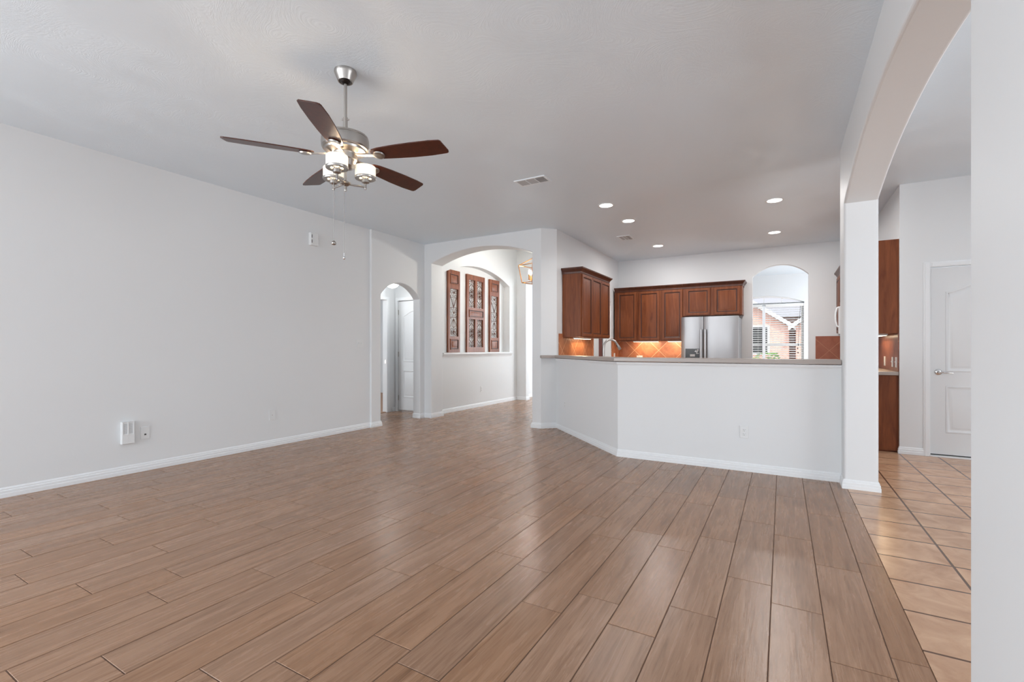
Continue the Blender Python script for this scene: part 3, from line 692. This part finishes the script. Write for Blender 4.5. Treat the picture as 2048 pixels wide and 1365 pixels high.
# along the kitchen's right wall: front faces -X; local x runs along -Y
upper('tall dark wood wall cabinet, plain end panel seen beside the column, above lit backsplash', (.775, 7.95, 0), -PI / 2, 1.33, 1.325, 2.365, .338, [(.02, .44), (.45, .87), (.88, 1.31)], None)
upper('short dark wood wall cabinet above the white microwave', (.775, 8.755, 0), -PI / 2, .80, 1.80, 2.34, .338, [(.02, .39), (.41, .78)], [(0, 0), (.80, 0)])
upper('dark wood cabinet in the far right corner, only its crown edge showing by the column', (.775, 9.213, 0), -PI / 2, .455, 1.39, 2.34, .338, [(.03, .43)], [(0, 0), (.455, 0)])
t = thing('microwave_oven', 'white microwave handle just showing at the column edge above back tile', 'microwave', (.76, 8.36, 1.37))
obj('body', MB().box(.765, 1.112, 7.962, 8.752, 1.37, 1.797), 'plastic', t, bevel=.004)
obj('door', MB().box(.742, .764, 8.16, 8.752, 1.375, 1.792), 'plastic', t, bevel=.004)
obj('control_panel', MB().box(.742, .764, 7.964, 8.155, 1.375, 1.792), 'black', t, bevel=.003)
obj('handle', MB().tube([(.742, 8.66, 1.48), (.715, 8.66, 1.50), (.700, 8.66, 1.58), (.698, 8.66, 1.64), (.702, 8.66, 1.70), (.716, 8.66, 1.77), (.742, 8.66, 1.785)], .012, 10), 'plastic', t, smooth=50)
# base cabinet and counter on the right
t = thing('base_cabinet', 'dark red-brown base cabinet end standing on tile beside the column', 'kitchen cabinet', (1.11, 6.625, 0))
obj('carcass', MB().box(.505, 1.112, 6.64, 9.21, .10, .855), 'cabinet', t, bevel=.002)
obj('toe_kick', MB().box(.575, 1.112, 6.66, 9.21, .0015, .10).box(.505, 1.112, 6.632, 6.642, .02, .855), 'cabinet', t)
for k in range(5):
    y = 6.66 + k * .51
    dr = panel_front(.49, .58).xf(Matrix.Translation((.504, y + .25, .12)) @ Matrix.Rotation(-PI / 2, 4, 'Z'))
    obj('door', dr, 'cabinet', t, smooth=30)
    obj('drawer', panel_front(.49, .13, .02, .02).xf(Matrix.Translation((.504, y + .25, .715)) @ Matrix.Rotation(-PI / 2, 4, 'Z')), 'cabinet', t, smooth=30)
tag(obj('countertop', MB().box(.47, 1.113, 6.615, 9.215, .857, .897), 'counter', bevel=.006), 'short end of pale kitchen countertop beside column below lit backsplash', 'countertop')
t = thing('base_cabinet', 'base cabinet along the back wall left of refrigerator, hidden by the bar', 'kitchen cabinet', (-2.18, 9.0, 0))
obj('carcass', MB().box(-2.838, -1.525, 8.80, 9.206, .10, .855), 'cabinet', t, bevel=.002)
obj('toe_kick', MB().box(-2.838, -1.525, 8.86, 9.206, .0015, .10), 'cabinet', t)
for k in range(3):
    x = -2.82 + k * .432
    obj('door', panel_front(.42, .58).xf(Matrix.Translation((x + .21, 8.799, .12))), 'cabinet', t, smooth=30)
    obj('drawer', panel_front(.42, .13, .02, .02).xf(Matrix.Translation((x + .21, 8.799, .715))), 'cabinet', t, smooth=30)
tag(obj('countertop', MB().box(-2.838, -1.522, 8.775, 9.206, .857, .897), 'counter', bevel=.006), 'pale countertop along the back wall under the orange tile, hidden by the bar', 'countertop')
# backsplash tiles
def splash(name, label, mb, mat): tag(obj(name, mb, mat), label, 'backsplash', 'tiled kitchen backsplashes')
splash('tile_backsplash', 'orange diagonal tile backsplash on kitchen left wall under the three-door cabinet', MB().box(-2.8495, -2.84, 6.32, 6.448, .9, 1.375).box(-2.8495, -2.84, 6.448, 7.78, .9, 1.324), 'splash_left')
splash('tile_backsplash', 'narrow strip of orange tile backsplash behind the faucet spout, in the corner', MB().box(-2.8495, -2.84, 8.77, 9.205, .9, 1.345), 'splash_left')
splash('tile_backsplash', 'orange diagonal tile backsplash on back wall left of the refrigerator', MB().box(-2.84, -1.50, 9.208, 9.2195, .9, 1.298), 'splash_back')
splash('tile_backsplash', 'plain reddish tile backsplash on back wall right of arched pass-through', MB().box(.472, 1.1145, 9.208, 9.2195, .9, 1.357), 'splash_far')
splash('tile_backsplash', 'glossy brown tile backsplash with outlets right of the column', MB().box(1.104, 1.1145, 6.62, 9.2, .899, 1.323), 'splash_right')
# outlets on the tile
for y, lab in ((6.70, 'outlet plate on brown tile nearest the white wall corner, right of column'), (6.90, 'outlet plate on brown tile, middle of the three right of column'), (7.38, 'outlet plate on brown tile nearest the column edge')):
    plate('wall_outlet', lab, 'outlet', (1.104, y, 1.0), (-1, 0), .072, .115, 'switch' if y < 7 else 'outlet', 'outlets on the kitchen tile')
plate('wall_outlet', 'white outlet low on orange tile just under the faucet spout', 'outlet', (-2.84, 8.93, 1.01), (1, 0), .072, .115, 'outlet', 'outlets on the kitchen tile')
plate('wall_outlet', 'white outlet on back orange tile, top edge showing over the bar', 'outlet', (-2.42, 9.208, .96), (0, -1), .115, .115, 'outlet', 'outlets on the kitchen tile')
# under-cabinet lights
WARM = (1, .72, .43)
def strip(label, x0, x1, y0, y1, z, e, rot, sx, sy):
    t = thing('cabinet_light', label, 'under-cabinet light', ((x0 + x1) / 2, (y0 + y1) / 2, z), 0, 'warm lights under the wall cabinets')
    obj('housing', MB().box(x0, x1, y0, y1, z - .018, z), 'plastic', t, bevel=.002)
    obj('lens', MB().box(x0 + .01, x1 - .01, y0 + .01, y1 - .01, z - .021, z - .0175), 'strip', t)
    area('cabinet_lamp', ((x0 + x1) / 2, (y0 + y1) / 2, z - .03), rot, sx, sy, e, WARM)
strip('warm light strip under the three-door cabinet on kitchen left wall', -2.80, -2.72, 6.75, 7.35, 1.325, 3.0, (0, math.radians(-25), 0), .06, .5)
strip('warm light strip under the two-door cabinet at back', -2.50, -2.02, 9.02, 9.10, ZB0, 2.4, (math.radians(25), 0, 0), .42, .06)
strip('warm light strip under the single-door cabinet beside refrigerator', -1.86, -1.56, 9.02, 9.10, ZB0, 1.8, (math.radians(25), 0, 0), .28, .06)
strip('warm light strip under the wall cabinet right of the column', .98, 1.06, 6.9, 7.6, 1.325, 3.0, (0, math.radians(25), 0), .06, .6)

# ------------------------------------------------------------------ refrigerator
def fridge():
    x0, x1, yf, yb, zt = -1.507, -.617, 8.42, 9.16, 1.69
    t = thing('refrigerator', 'stainless side-by-side refrigerator with black dispenser behind the bar', 'refrigerator', ((x0 + x1) / 2, (yf + yb) / 2, 0))
    obj('body', MB().box(x0 + .006, x1 - .004, yf + .075, yb, .02, zt - .015), 'steel_dark', t, bevel=.004)
    obj('toe_grille', MB().box(x0 + .01, x1 - .01, yf + .05, yf + .075, .0015, .09), 'black', t)
    xs = -1.148
    def door(a, b):
        pts = []
        n = 10
        for i in range(n + 1):
            u = i / n; pts.append((a + (b - a) * u, yf + .012 * (2 * u - 1) ** 2 + .012 * (abs(2 * u - 1) ** 12)))
        pl = pts + [(b, yf + .07), (a, yf + .07)]
        return MB().prism(pl, .10, zt)
    dl = obj('door', door(x0, xs - .004), 'steel', t, smooth=35)
    dr = obj('door', door(xs + .004, x1), 'steel', t, smooth=35)
    for dd, hx in ((dl, xs - .032), (dr, xs + .032)):
        obj('handle', MB().box(hx - .015, hx + .015, yf - .048, yf - .026, .62, 1.475).box(hx - .011, hx + .011, yf - .03, yf + .012, 1.42, 1.465).box(hx - .011, hx + .011, yf - .03, yf + .012, .63, .675), 'steel', dd, bevel=.006)
    dp = obj('dispenser', MB().box(-1.435, -1.213, yf - .006, yf + .02, .80, 1.152), 'black', dl, bevel=.003)
    dp['label'] = 'black water dispenser panel with small grey display'
    obj('display', MB().box(-1.36, -1.28, yf - .008, yf - .005, 1.02, 1.058), 'screen', dl)
    # pale strokes on the dispenser's top right corner
    mb = MB()
    def stroke(p, r=.006): mb.tube([(x, yf - .008, z) for x, z in p], r, 6)
    stroke([(-1.283, 1.102), (-1.262, 1.128), (-1.262, 1.090)]); stroke([(-1.283, 1.102), (-1.252, 1.104)], .005)
    stroke([(-1.236, 1.140), (-1.226, 1.134), (-1.230, 1.120), (-1.243, 1.124), (-1.236, 1.140)], .005); stroke([(-1.232, 1.122), (-1.246, 1.090), (-1.256, 1.068)], .005)
    stroke([(-1.256, 1.066), (-1.218, 1.072)], .004)
    obj('pale_strokes', mb, 'plastic', dl)
fridge()

# ------------------------------------------------------------------ bar counter, faucet
bar = MB().prism([(-3.035, 6.08), (-2.985, 6.03), (-2.845, 6.19), (-1.555, 4.875), (.437, 4.875), (.437, 5.17), (-1.50, 5.17), (-2.77, 6.44), (-2.845, 6.44), (-2.845, 6.266), (-3.02, 6.085)], 1.018, 1.058)
tag(obj('bar_counter', bar, 'counter', bevel=.005), 'greyish brown raised bar counter running along the top of white bar wall', 'countertop')
sc = MB().prism([(-2.838, 6.455), (-2.80, 6.42), (-1.43, 5.053), (.40, 5.053), (.40, 5.68), (-1.17, 5.68), (-2.22, 6.73), (-2.22, 7.78), (-2.838, 7.78)], .86, .90)
tag(obj('sink_counter', sc, 'counter', bevel=.004), 'lower kitchen counter hidden behind the bar, carrying the faucet', 'countertop')
t = thing('sink_cabinet', 'base cabinet below the sink counter, hidden behind the bar', 'kitchen cabinet', (-.5, 5.4, 0))
obj('carcass', MB().prism([(-2.838, 6.46), (-1.42, 5.056), (.38, 5.056), (.38, 5.64), (-1.19, 5.64), (-2.26, 6.72), (-2.26, 7.76), (-2.838, 7.76)], .0015, .858), 'cabinet', t)
def faucet():
    bx, by = -1.96, 5.73; u = Vector((.707, .707, 0)); b = Vector((bx, by, .90))
    t = thing('kitchen_faucet', 'brushed nickel gooseneck kitchen faucet rising behind the bar counter', 'faucet', (bx, by, .90))
    obj('base', MB().lathe([(0, .90), (.027, .90), (.027, .912), (.020, .922), (.019, .99), (.016, 1.05), (.014, 1.06), (0, 1.06)], (bx, by, 0), 24), 'nickel', t, smooth=45)
    pts = [b + Vector((0, 0, z)) for z in (.15, .20, .255)]
    R_ = .098
    for k in range(1, 13):
        a = PI * k / 12 * .86; pts.append(b + u * (R_ - R_ * math.cos(a)) + Vector((0, 0, .268 + R_ * math.sin(a))))
    obj('spout', MB().tube(pts, .0125, 14), 'nickel', t, smooth=60)
    e = pts[-1]; d = (pts[-1] - pts[-2]).normalized()
    sp = obj('spray_head', MB().tube([e, e + d * .012, e + d * .03, e + d * .075, e + d * .08], [.0125, .014, .017, .020, .016], 16), 'nickel', t, smooth=50)
    obj('trigger', MB().tube([e + d * .012 - u * .014, e + d * .045 - u * .018], .005, 8), 'black', sp, smooth=50)
    obj('lever', MB().cyl(b + Vector((.018, -.018, .06)), b + Vector((.07, -.05, .10)), .006, 10), 'nickel', t, smooth=50)
faucet()

# ------------------------------------------------------------------ carved panels in the niche
def spiral(c, r0, r1, a0, turns, n=18):
    return [(c[0] + (r0 + (r1 - r0) * i / n) * math.cos(a0 + 2 * PI * turns * i / n), c[1] + (r0 + (r1 - r0) * i / n) * math.sin(a0 + 2 * PI * turns * i / n)) for i in range(n + 1)]
def scroll(w, h, long=False):
    """iron scrollwork polylines inside a w x h opening centred on 0"""
    L_ = []; cell = h / (3 if long else 2)
    for s in (-1, 1):
        L_.append([(0, -h / 2), (0, h / 2)]) if s == 1 else None
    if not long:
        for v in (-1, 1):
            for s in (-1, 1):
                zt = v * h * .43
                L_.append([(0, v * h * .5), (s * w * .12, v * h * .44)] )
                L_.append(spiral((s * w * .27, v * h * .415), w * .19, w * .05, PI / 2 * v + (0 if s * v > 0 else PI) * 0 + (PI / 2 if s > 0 else PI / 2), s * v * -1.2))
                L_.append([(s * w * .40, v * h * .36), (s * w * .12, v * h * .30), (s * w * .46, v * h * .20), (s * w * .12, v * h * .09), (0, v * h * .04)])
                L_.append([(0, v * h * .36), (s * w * .42, v * h * .235), (0, v * h * .14)])
                L_.append(spiral((s * w * .19, v * h * .085), w * .18, w * .06, 0, s * v * 1.3))
                L_.append(spiral((s * w * .33, v * h * .02), w * .12, w * .04, PI / 2, s * v * 1.1))
    else:
        for s in (-1, 1):
            L_.append(spiral((s * w * .24, h * .44), w * .2, w * .06, PI / 2, -s * 1.3))
            L_.append(spiral((s * w * .22, h * .33), w * .2, w * .06, -PI / 2, s * 1.3))
            L_.append([(s * w * .42, h * .36), (s * w * .24, h * .24), (0, h * .10)]); L_.append([(s * w * .2, h * .28), (0, h * .10)])
            L_.append([(0, h * .1), (s * w * .14, h * .11), (s * w * .4, h * .09)]); L_.append(spiral((s * w * .27, h * .045), w * .22, w * .06, PI / 2, -s * 1.4))
            L_.append(spiral((s * w * .27, -h * .075), w * .22, w * .06, -PI / 2, s * 1.4)); L_.append([(0, -h * .1), (s * w * .4, -h * .11)])
            L_.append([(0, -h * .12), (s * w * .42, -h * .3)]); L_.append([(0, -h * .12), (s * w * .2, -h * .29)])
            L_.append(spiral((s * w * .2, -h * .36), w * .26, w * .05, PI / 2, s * 1.3)); L_.append(spiral((s * w * .18, -h * .43), w * .2, w * .05, 0, -s * 1.3))
    return L_
def carved(label, y0, y1, z0, z1, center):
    t = thing('carved_panel', label, 'wall panel', (-5.33, (y0 + y1) / 2, z0), 0, 'carved wood panels in the niche')
    xb, xf = -5.340, -5.302; w = y1 - y0; h = z1 - z0
    if center:
        st, mid = .068, (y0 + y1) / 2
        ops = [(a, b, c, d) for c, d in ((z0 + .10, z0 + .655), (z1 - .645, z1 - .10)) for a, b in ((y0 + st, mid - .035), (mid + .035, y1 - st))]
        flat = [(y0 + .08, y1 - .08, z0 + .705, z1 - .705)]
    else:
        st = .052
        ops = [(y0 + st, y1 - st, z0 + .30, z1 - .345)]
        flat = [(y0 + .07, y1 - .07, z0 + .07, z0 + .235), (y0 + .07, y1 - .07, z1 - .245, z1 - .085)]
    slab('frame', 'X', xb, xf, [rect(y0, y1, z0, z1)] + [rect(*o) for o in ops], 'panelwood', parent=t)
    for a, b, c, d in flat:
        p = panel_front(b - a + .03, d - c + .03, .014, .018).xf(Matrix.Translation((xf - .002, (a + b) / 2, c - .015)) @ Matrix.Rotation(PI / 2, 4, 'Z'))
        obj('raised_panel', p, 'panelwood', t, smooth=30)
    for a, b, c, d in ops:
        mb = MB(); yc, zc = (a + b) / 2, (c + d) / 2
        for pl in scroll(b - a, d - c, not center):
            mb.tube([(-5.318, yc + p[0], zc + p[1]) for p in pl], .0038, 6)
        nr = ((.06,), (-.06,)) if center else ((.42,), (.0,), (-.40,))
        for (q,) in nr:
            mb.lathe([(0, -.006), (.020, -.004), (.022, .002), (.012, .008), (0, .009)], (-5.312, yc, zc + q * (d - c)), 12, 'X')
        obj('iron_scrollwork', mb, 'iron', t, smooth=60)
carved('narrow carved wood panel with iron scrollwork, nearest the wide arch', 6.878, 7.237, 1.081, 2.613, False)
carved('wide middle carved wood panel with four iron scrollwork openings', 7.468, 8.096, 1.081, 2.607, True)
carved('narrow carved wood panel with iron scrollwork at far end of niche, nearest the lantern', 8.291, 8.668, 1.081, 2.608, False)

# ------------------------------------------------------------------ hall lantern
def lantern():
    lx, ly = -3.94, 7.60
    t = thing('lantern_pendant', 'open gold metal lantern pendant with lit candle bulbs in the entry hall', 'pendant light', (lx, ly, HH))
    zt, zb, za = 2.665, 2.352, 2.80; rt, rb = .258, .195
    def ring(r, z): return [(lx + r * math.cos(YAW + PI + k * PI / 2 + .0), ly + r * math.sin(YAW + PI + k * PI / 2 + .0), z) for k in range(4)]
    T, B = ring(rt, zt), ring(rb, zb); mb = MB()
    for k in range(4):
        mb.cyl(T[k], T[(k + 1) % 4], .007, 8); mb.cyl(B[k], B[(k + 1) % 4], .007, 8); mb.cyl(T[k], B[k], .007, 8); mb.cyl(T[k], (lx, ly, za), .007, 8)
    obj('frame', mb, 'gold', t, smooth=40)
    obj('stem', MB().cyl((lx, ly, za + .01), (lx, ly, HH), .006, 10).lathe([(0, za + .02), (.014, za + .012), (.014, za - .012), (0, za - .02)], (lx, ly, 0), 14).lathe([(.055, HH), (.055, HH - .012), (.02, HH - .03), (0, HH - .03)], (lx, ly, 0), 24), 'gold', t, smooth=40)
    ca = obj('candle_arm', MB().cyl((lx, ly, za), (lx, ly, 2.40), .006, 10).lathe([(0, 2.41), (.02, 2.405), (.012, 2.385), (0, 2.375)], (lx, ly, 0), 14), 'gold', t, smooth=40)
    for k in range(4):
        a = YAW + PI + k * PI / 2 + .4; cx_, cy_ = lx + .07 * math.cos(a), ly + .07 * math.sin(a)
        c = obj('candle', MB().cyl((lx, ly, 2.40), (cx_, cy_, 2.405), .005, 8).lathe([(0, 2.40), (.02, 2.402), (.02, 2.41), (.012, 2.412), (.012, 2.50), (0, 2.50)], (cx_, cy_, 0), 14), 'gold', t, smooth=40)
        obj('bulb', MB().lathe([(0, 2.50), (.012, 2.505), (.018, 2.53), (.014, 2.56), (.004, 2.59), (0, 2.595)], (cx_, cy_, 0), 14), 'bulb', c, smooth=60)
    point('lantern_lamp', (lx, ly, 2.55), 58, (1, .93, .82), .06)
lantern()
# ceiling dome in the small hall
DX, DY = -5.78, 5.945
t = thing('dome_light', 'lit white dome ceiling light in the small hall behind the left arch', 'ceiling light', (DX, DY, 2.40))
obj('pan', MB().lathe([(.13, 2.40), (.13, 2.38), (.03, 2.372), (.03, 2.30), (0, 2.30)], (DX, DY, 0), 32), 'trim', t, smooth=40)
obj('dome_glass', MB().lathe([(.118, 2.305), (.118, 2.285), (.11, 2.25), (.085, 2.215), (.045, 2.193), (0, 2.185)], (DX, DY, 0), 32), 'dome', t, smooth=60)
point('dome_lamp', (DX, DY - .1, 2.10), 5.5, (1, .98, .95), .08)

# ------------------------------------------------------------------ breakfast room: window, blinds, white fan
def window():
    fr = MB()
    y0, y1 = FY + .05, FY + .10
    xm = -.385
    for x0, x1 in ((-1.19, -1.14), (.375, .43), (xm - .03, xm + .03)): fr.box(x0, x1, y0, y1, .68, 2.155)
    fr.box(-1.19, .43, y0, y1, .62, .68).box(-1.19, .43, y0, y1, 2.155, 2.235).box(-1.14, xm - .03, y0 + .01, y1 - .005, 1.215, 1.262).box(xm + .03, .375, y0 + .01, y1 - .005, 1.215, 1.262)
    w = struct('window_1', fr, 'vinyl', bevel=.003)
    obj('pane', MB().box(-1.14, xm - .03, FY + .075, FY + .079, .68, 2.155), 'glass', w); obj('pane', MB().box(xm + .03, .375, FY + .075, FY + .079, .68, 2.155), 'glass', w)
    TR2 = arc(-1.16, .40, 2.25, 2.385)
    slab('transom_frame', 'Y', y0, y1, [[(-1.19, 2.22)] + [(.43, 2.22)] + list(reversed(arc(-1.19, .43, 2.235, 2.40))), [(-1.13, 2.243), (.37, 2.243)] + list(reversed(arc(-1.13, .37, 2.25, 2.365)))], 'vinyl', parent=w)
    mb = MB()
    for x, z1 in ((xm, 2.365), (xm + .37, 2.335), (xm - .37, 2.335)): mb.box(x - .012, x + .012, y0 + .01, y1 - .01, 2.235, z1)
    obj('muntin', mb, 'vinyl', w)
    obj('transom_pane', MB().box(-1.13, .37, FY + .075, FY + .078, 2.24, 2.37), 'glass', w)
    ca = MB().box(xm - .032, xm + .032, FY - .014, FY + .05, .62, 2.16).box(.425, .452, FY - .012, FY, .62, 2.2).box(-1.212, -1.185, FY - .012, FY, .62, 2.2)
    obj('casing', ca, 'trim', w)
    for x0, x1, lab in ((-1.135, xm - .036, 'white horizontal blind over the window half left of the white mullion'), (xm + .036, .420, 'white horizontal blind with dark cord over right half of breakfast window')):
        t = thing('window_blind', lab, 'window blind', ((x0 + x1) / 2, FY + .02, 2.2), 0, 'white blinds on the breakfast window')
        obj('headrail', MB().box(x0, x1, FY - .01, FY + .045, 2.135, 2.20), 'slat', t, bevel=.003)
        mb = MB(); z = 2.11
        while z > .70:
            mb.join(MB().box(x0, x1, -.0245, .0245, -.0014, .0014).xf(Matrix.Translation((0, FY + .0185, z)) @ Matrix.Rotation(math.radians(20), 4, 'X'))); z -= .0525
        obj('slats', mb, 'slat', t)
        mb = MB()
        for u in (.12, .88): mb.box(x0 + (x1 - x0) * u - .002, x0 + (x1 - x0) * u + .002, FY - .009, FY - .007, .68, 2.14)
        obj('ladder_tape', mb, 'slat', t)
        obj('bottom_rail', MB().box(x0, x1, FY - .006, FY + .043, .66, .685), 'slat', t)
        if x0 > xm:
            xc = x1 - .075
            cd = MB().tube([(xc + .01, FY - .014, 2.14), (xc, FY - .02, 1.9), (xc - .03, FY - .024, 1.25)], .0035, 6)
            for dx, z in ((-.03, 1.24), (-.04, 1.16), (-.035, 1.06)): cd.lathe([(0, .02), (.009, .012), (.011, -.014), (0, -.02)], (xc + dx, FY - .024, z), 8)
            obj('lift_cord', cd, 'cord', t)
window()
def white_fan():
    cx_, cy_ = -1.42, 11.25
    t = thing('breakfast_fan', 'white ceiling fan blade tip seen through the arched pass-through', 'ceiling fan', (cx_, cy_, H))
    obj('downrod', MB().cyl((cx_, cy_, H), (cx_, cy_, 2.58), .012, 12).lathe([(.06, H), (.05, H - .05), (0, H - .05)], (cx_, cy_, 0), 20), 'trim', t, smooth=40)
    obj('motor', MB().lathe([(0, 2.62), (.11, 2.61), (.12, 2.56), (.09, 2.50), (0, 2.49)], (cx_, cy_, 0), 28), 'trim', t, smooth=40)
    for k in range(5):
        a = k * 2 * PI / 5 + .02
        mt = Matrix.Translation((cx_, cy_, 2.535)) @ Matrix.Rotation(a, 4, 'Z') @ Matrix.Rotation(math.radians(-12), 4, 'X')
        obj('blade', MB().prism([(.10, -.04), (.55, -.068), (.63, -.055), (.66, 0), (.63, .055), (.55, .068), (.10, .04)], -.004, .004).xf(mt), 'trim', t)
white_fan()

# ------------------------------------------------------------------ outside
struct('ground', MB().box(-60, 60, 12.9, 120, -.4, -.3), 'asphalt')
def house():
    t = thing('brick_house', 'neighbouring pinkish brick house with grey gabled roof seen through blinds', 'house', (0, 30, -.3))
    obj('wall', MB().box(-14, 14, 30, 42, -.3, 3.0), 'brick', t)
    rf = MB().add([(-14.6, 29.4, 2.9), (14.6, 29.4, 2.9), (14.6, 36, 8.4), (-14.6, 36, 8.4), (14.6, 42.6, 2.9), (-14.6, 42.6, 2.9)], [(0, 1, 2, 3), (3, 2, 4, 5), (1, 4, 2), (0, 3, 5)])
    obj('roof', rf, 'roof', t)
    for x0, x1, za, yf in ((-6.2, .3, 4.6, 28.6), (.6, 7.4, 4.9, 28.2)):
        xm = (x0 + x1) / 2
        mb = MB().add([(x0, yf, -.3), (x1, yf, -.3), (x1, yf, 2.3), (xm, yf, za), (x0, yf, 2.3), (x0, 33, -.3), (x1, 33, -.3), (x1, 33, 2.3), (xm, 33, za), (x0, 33, 2.3)],
                      [(0, 1, 2, 3, 4), (9, 8, 7, 6, 5), (1, 6, 7, 2), (5, 0, 4, 9)])
        g = obj('gable', mb, 'brick', t)
        rr = MB()
        for s, xe in ((-1, x0 - .35), (1, x1 + .35)):
            rr.add([(xm, yf - .3, za + .22), (xe, yf - .3, 2.3 - .02), (xe, 34, 2.28), (xm, 34, za + .22)], [(0, 1, 2, 3)])
        obj('gable_roof', rr, 'roof', g)
        tr = MB()
        for xe in (x0 - .35, x1 + .35):
            tr.add([(xm, yf - .34, za + .24), (xe, yf - .34, 2.30), (xe, yf - .34, 2.08), (xm, yf - .34, za - .02), (xm, yf - .28, za + .24), (xe, yf - .28, 2.30), (xe, yf - .28, 2.08), (xm, yf - .28, za - .02)], [(0, 1, 2, 3), (7, 6, 5, 4), (0, 4, 5, 1), (2, 6, 7, 3)])
        obj('fascia', tr, 'vinyl', g)
    for x, y, w_, h_, z in ((-1.2, 28.58, 1.0, 1.4, .9), (3.6, 28.18, 2.6, 2.1, -.2), (-4.6, 28.58, 1.0, 1.4, .9)):
        wn2 = obj('window', MB().box(x - w_ / 2 - .1, x + w_ / 2 + .1, y - .02, y + .1, z - .1, z + h_ + .1), 'vinyl', t)
        obj('pane', MB().box(x - w_ / 2, x + w_ / 2, y - .04, y - .01, z, z + h_), 'black', wn2)
house()
def shrub(label, x, y, r, h, seed):
    rg = random.Random(seed); mb = MB()
    for k in range(260):
        a, b, q = rg.random() * 2 * PI, math.acos(2 * rg.random() - 1), rg.random() ** .33
        c = Vector((x + r * q * math.sin(b) * math.cos(a), y + r * q * math.sin(b) * math.sin(a), h * .55 + h * .5 * q * math.cos(b) - .3))
        e = Matrix.Rotation(rg.random() * 6, 3, 'Z') @ Matrix.Rotation(rg.random() * 3, 3, 'X'); s = .16 * r
        mb.add([c + e @ Vector(v) for v in ((-s, 0, 0), (0, -s * .5, 0), (s, 0, 0), (0, s * .5, .03))], [(0, 1, 2, 3)])
    t = thing('garden_shrub', label, 'shrub', (x, y, -.3), 0, 'shrubs outside the breakfast window')
    obj('foliage', mb, 'leaf', t); obj('stem', MB().cyl((x, y, -.3), (x, y, h * .5), .04 * r + .02, 8), 'bark', t)
shrub('tall green shrub outside breakfast window, left of the white mullion', -2.2, 21.0, 1.1, 3.0, 1)
shrub('low dark green shrub outside breakfast window at the mullion', -.6, 23.5, .7, 1.3, 2)
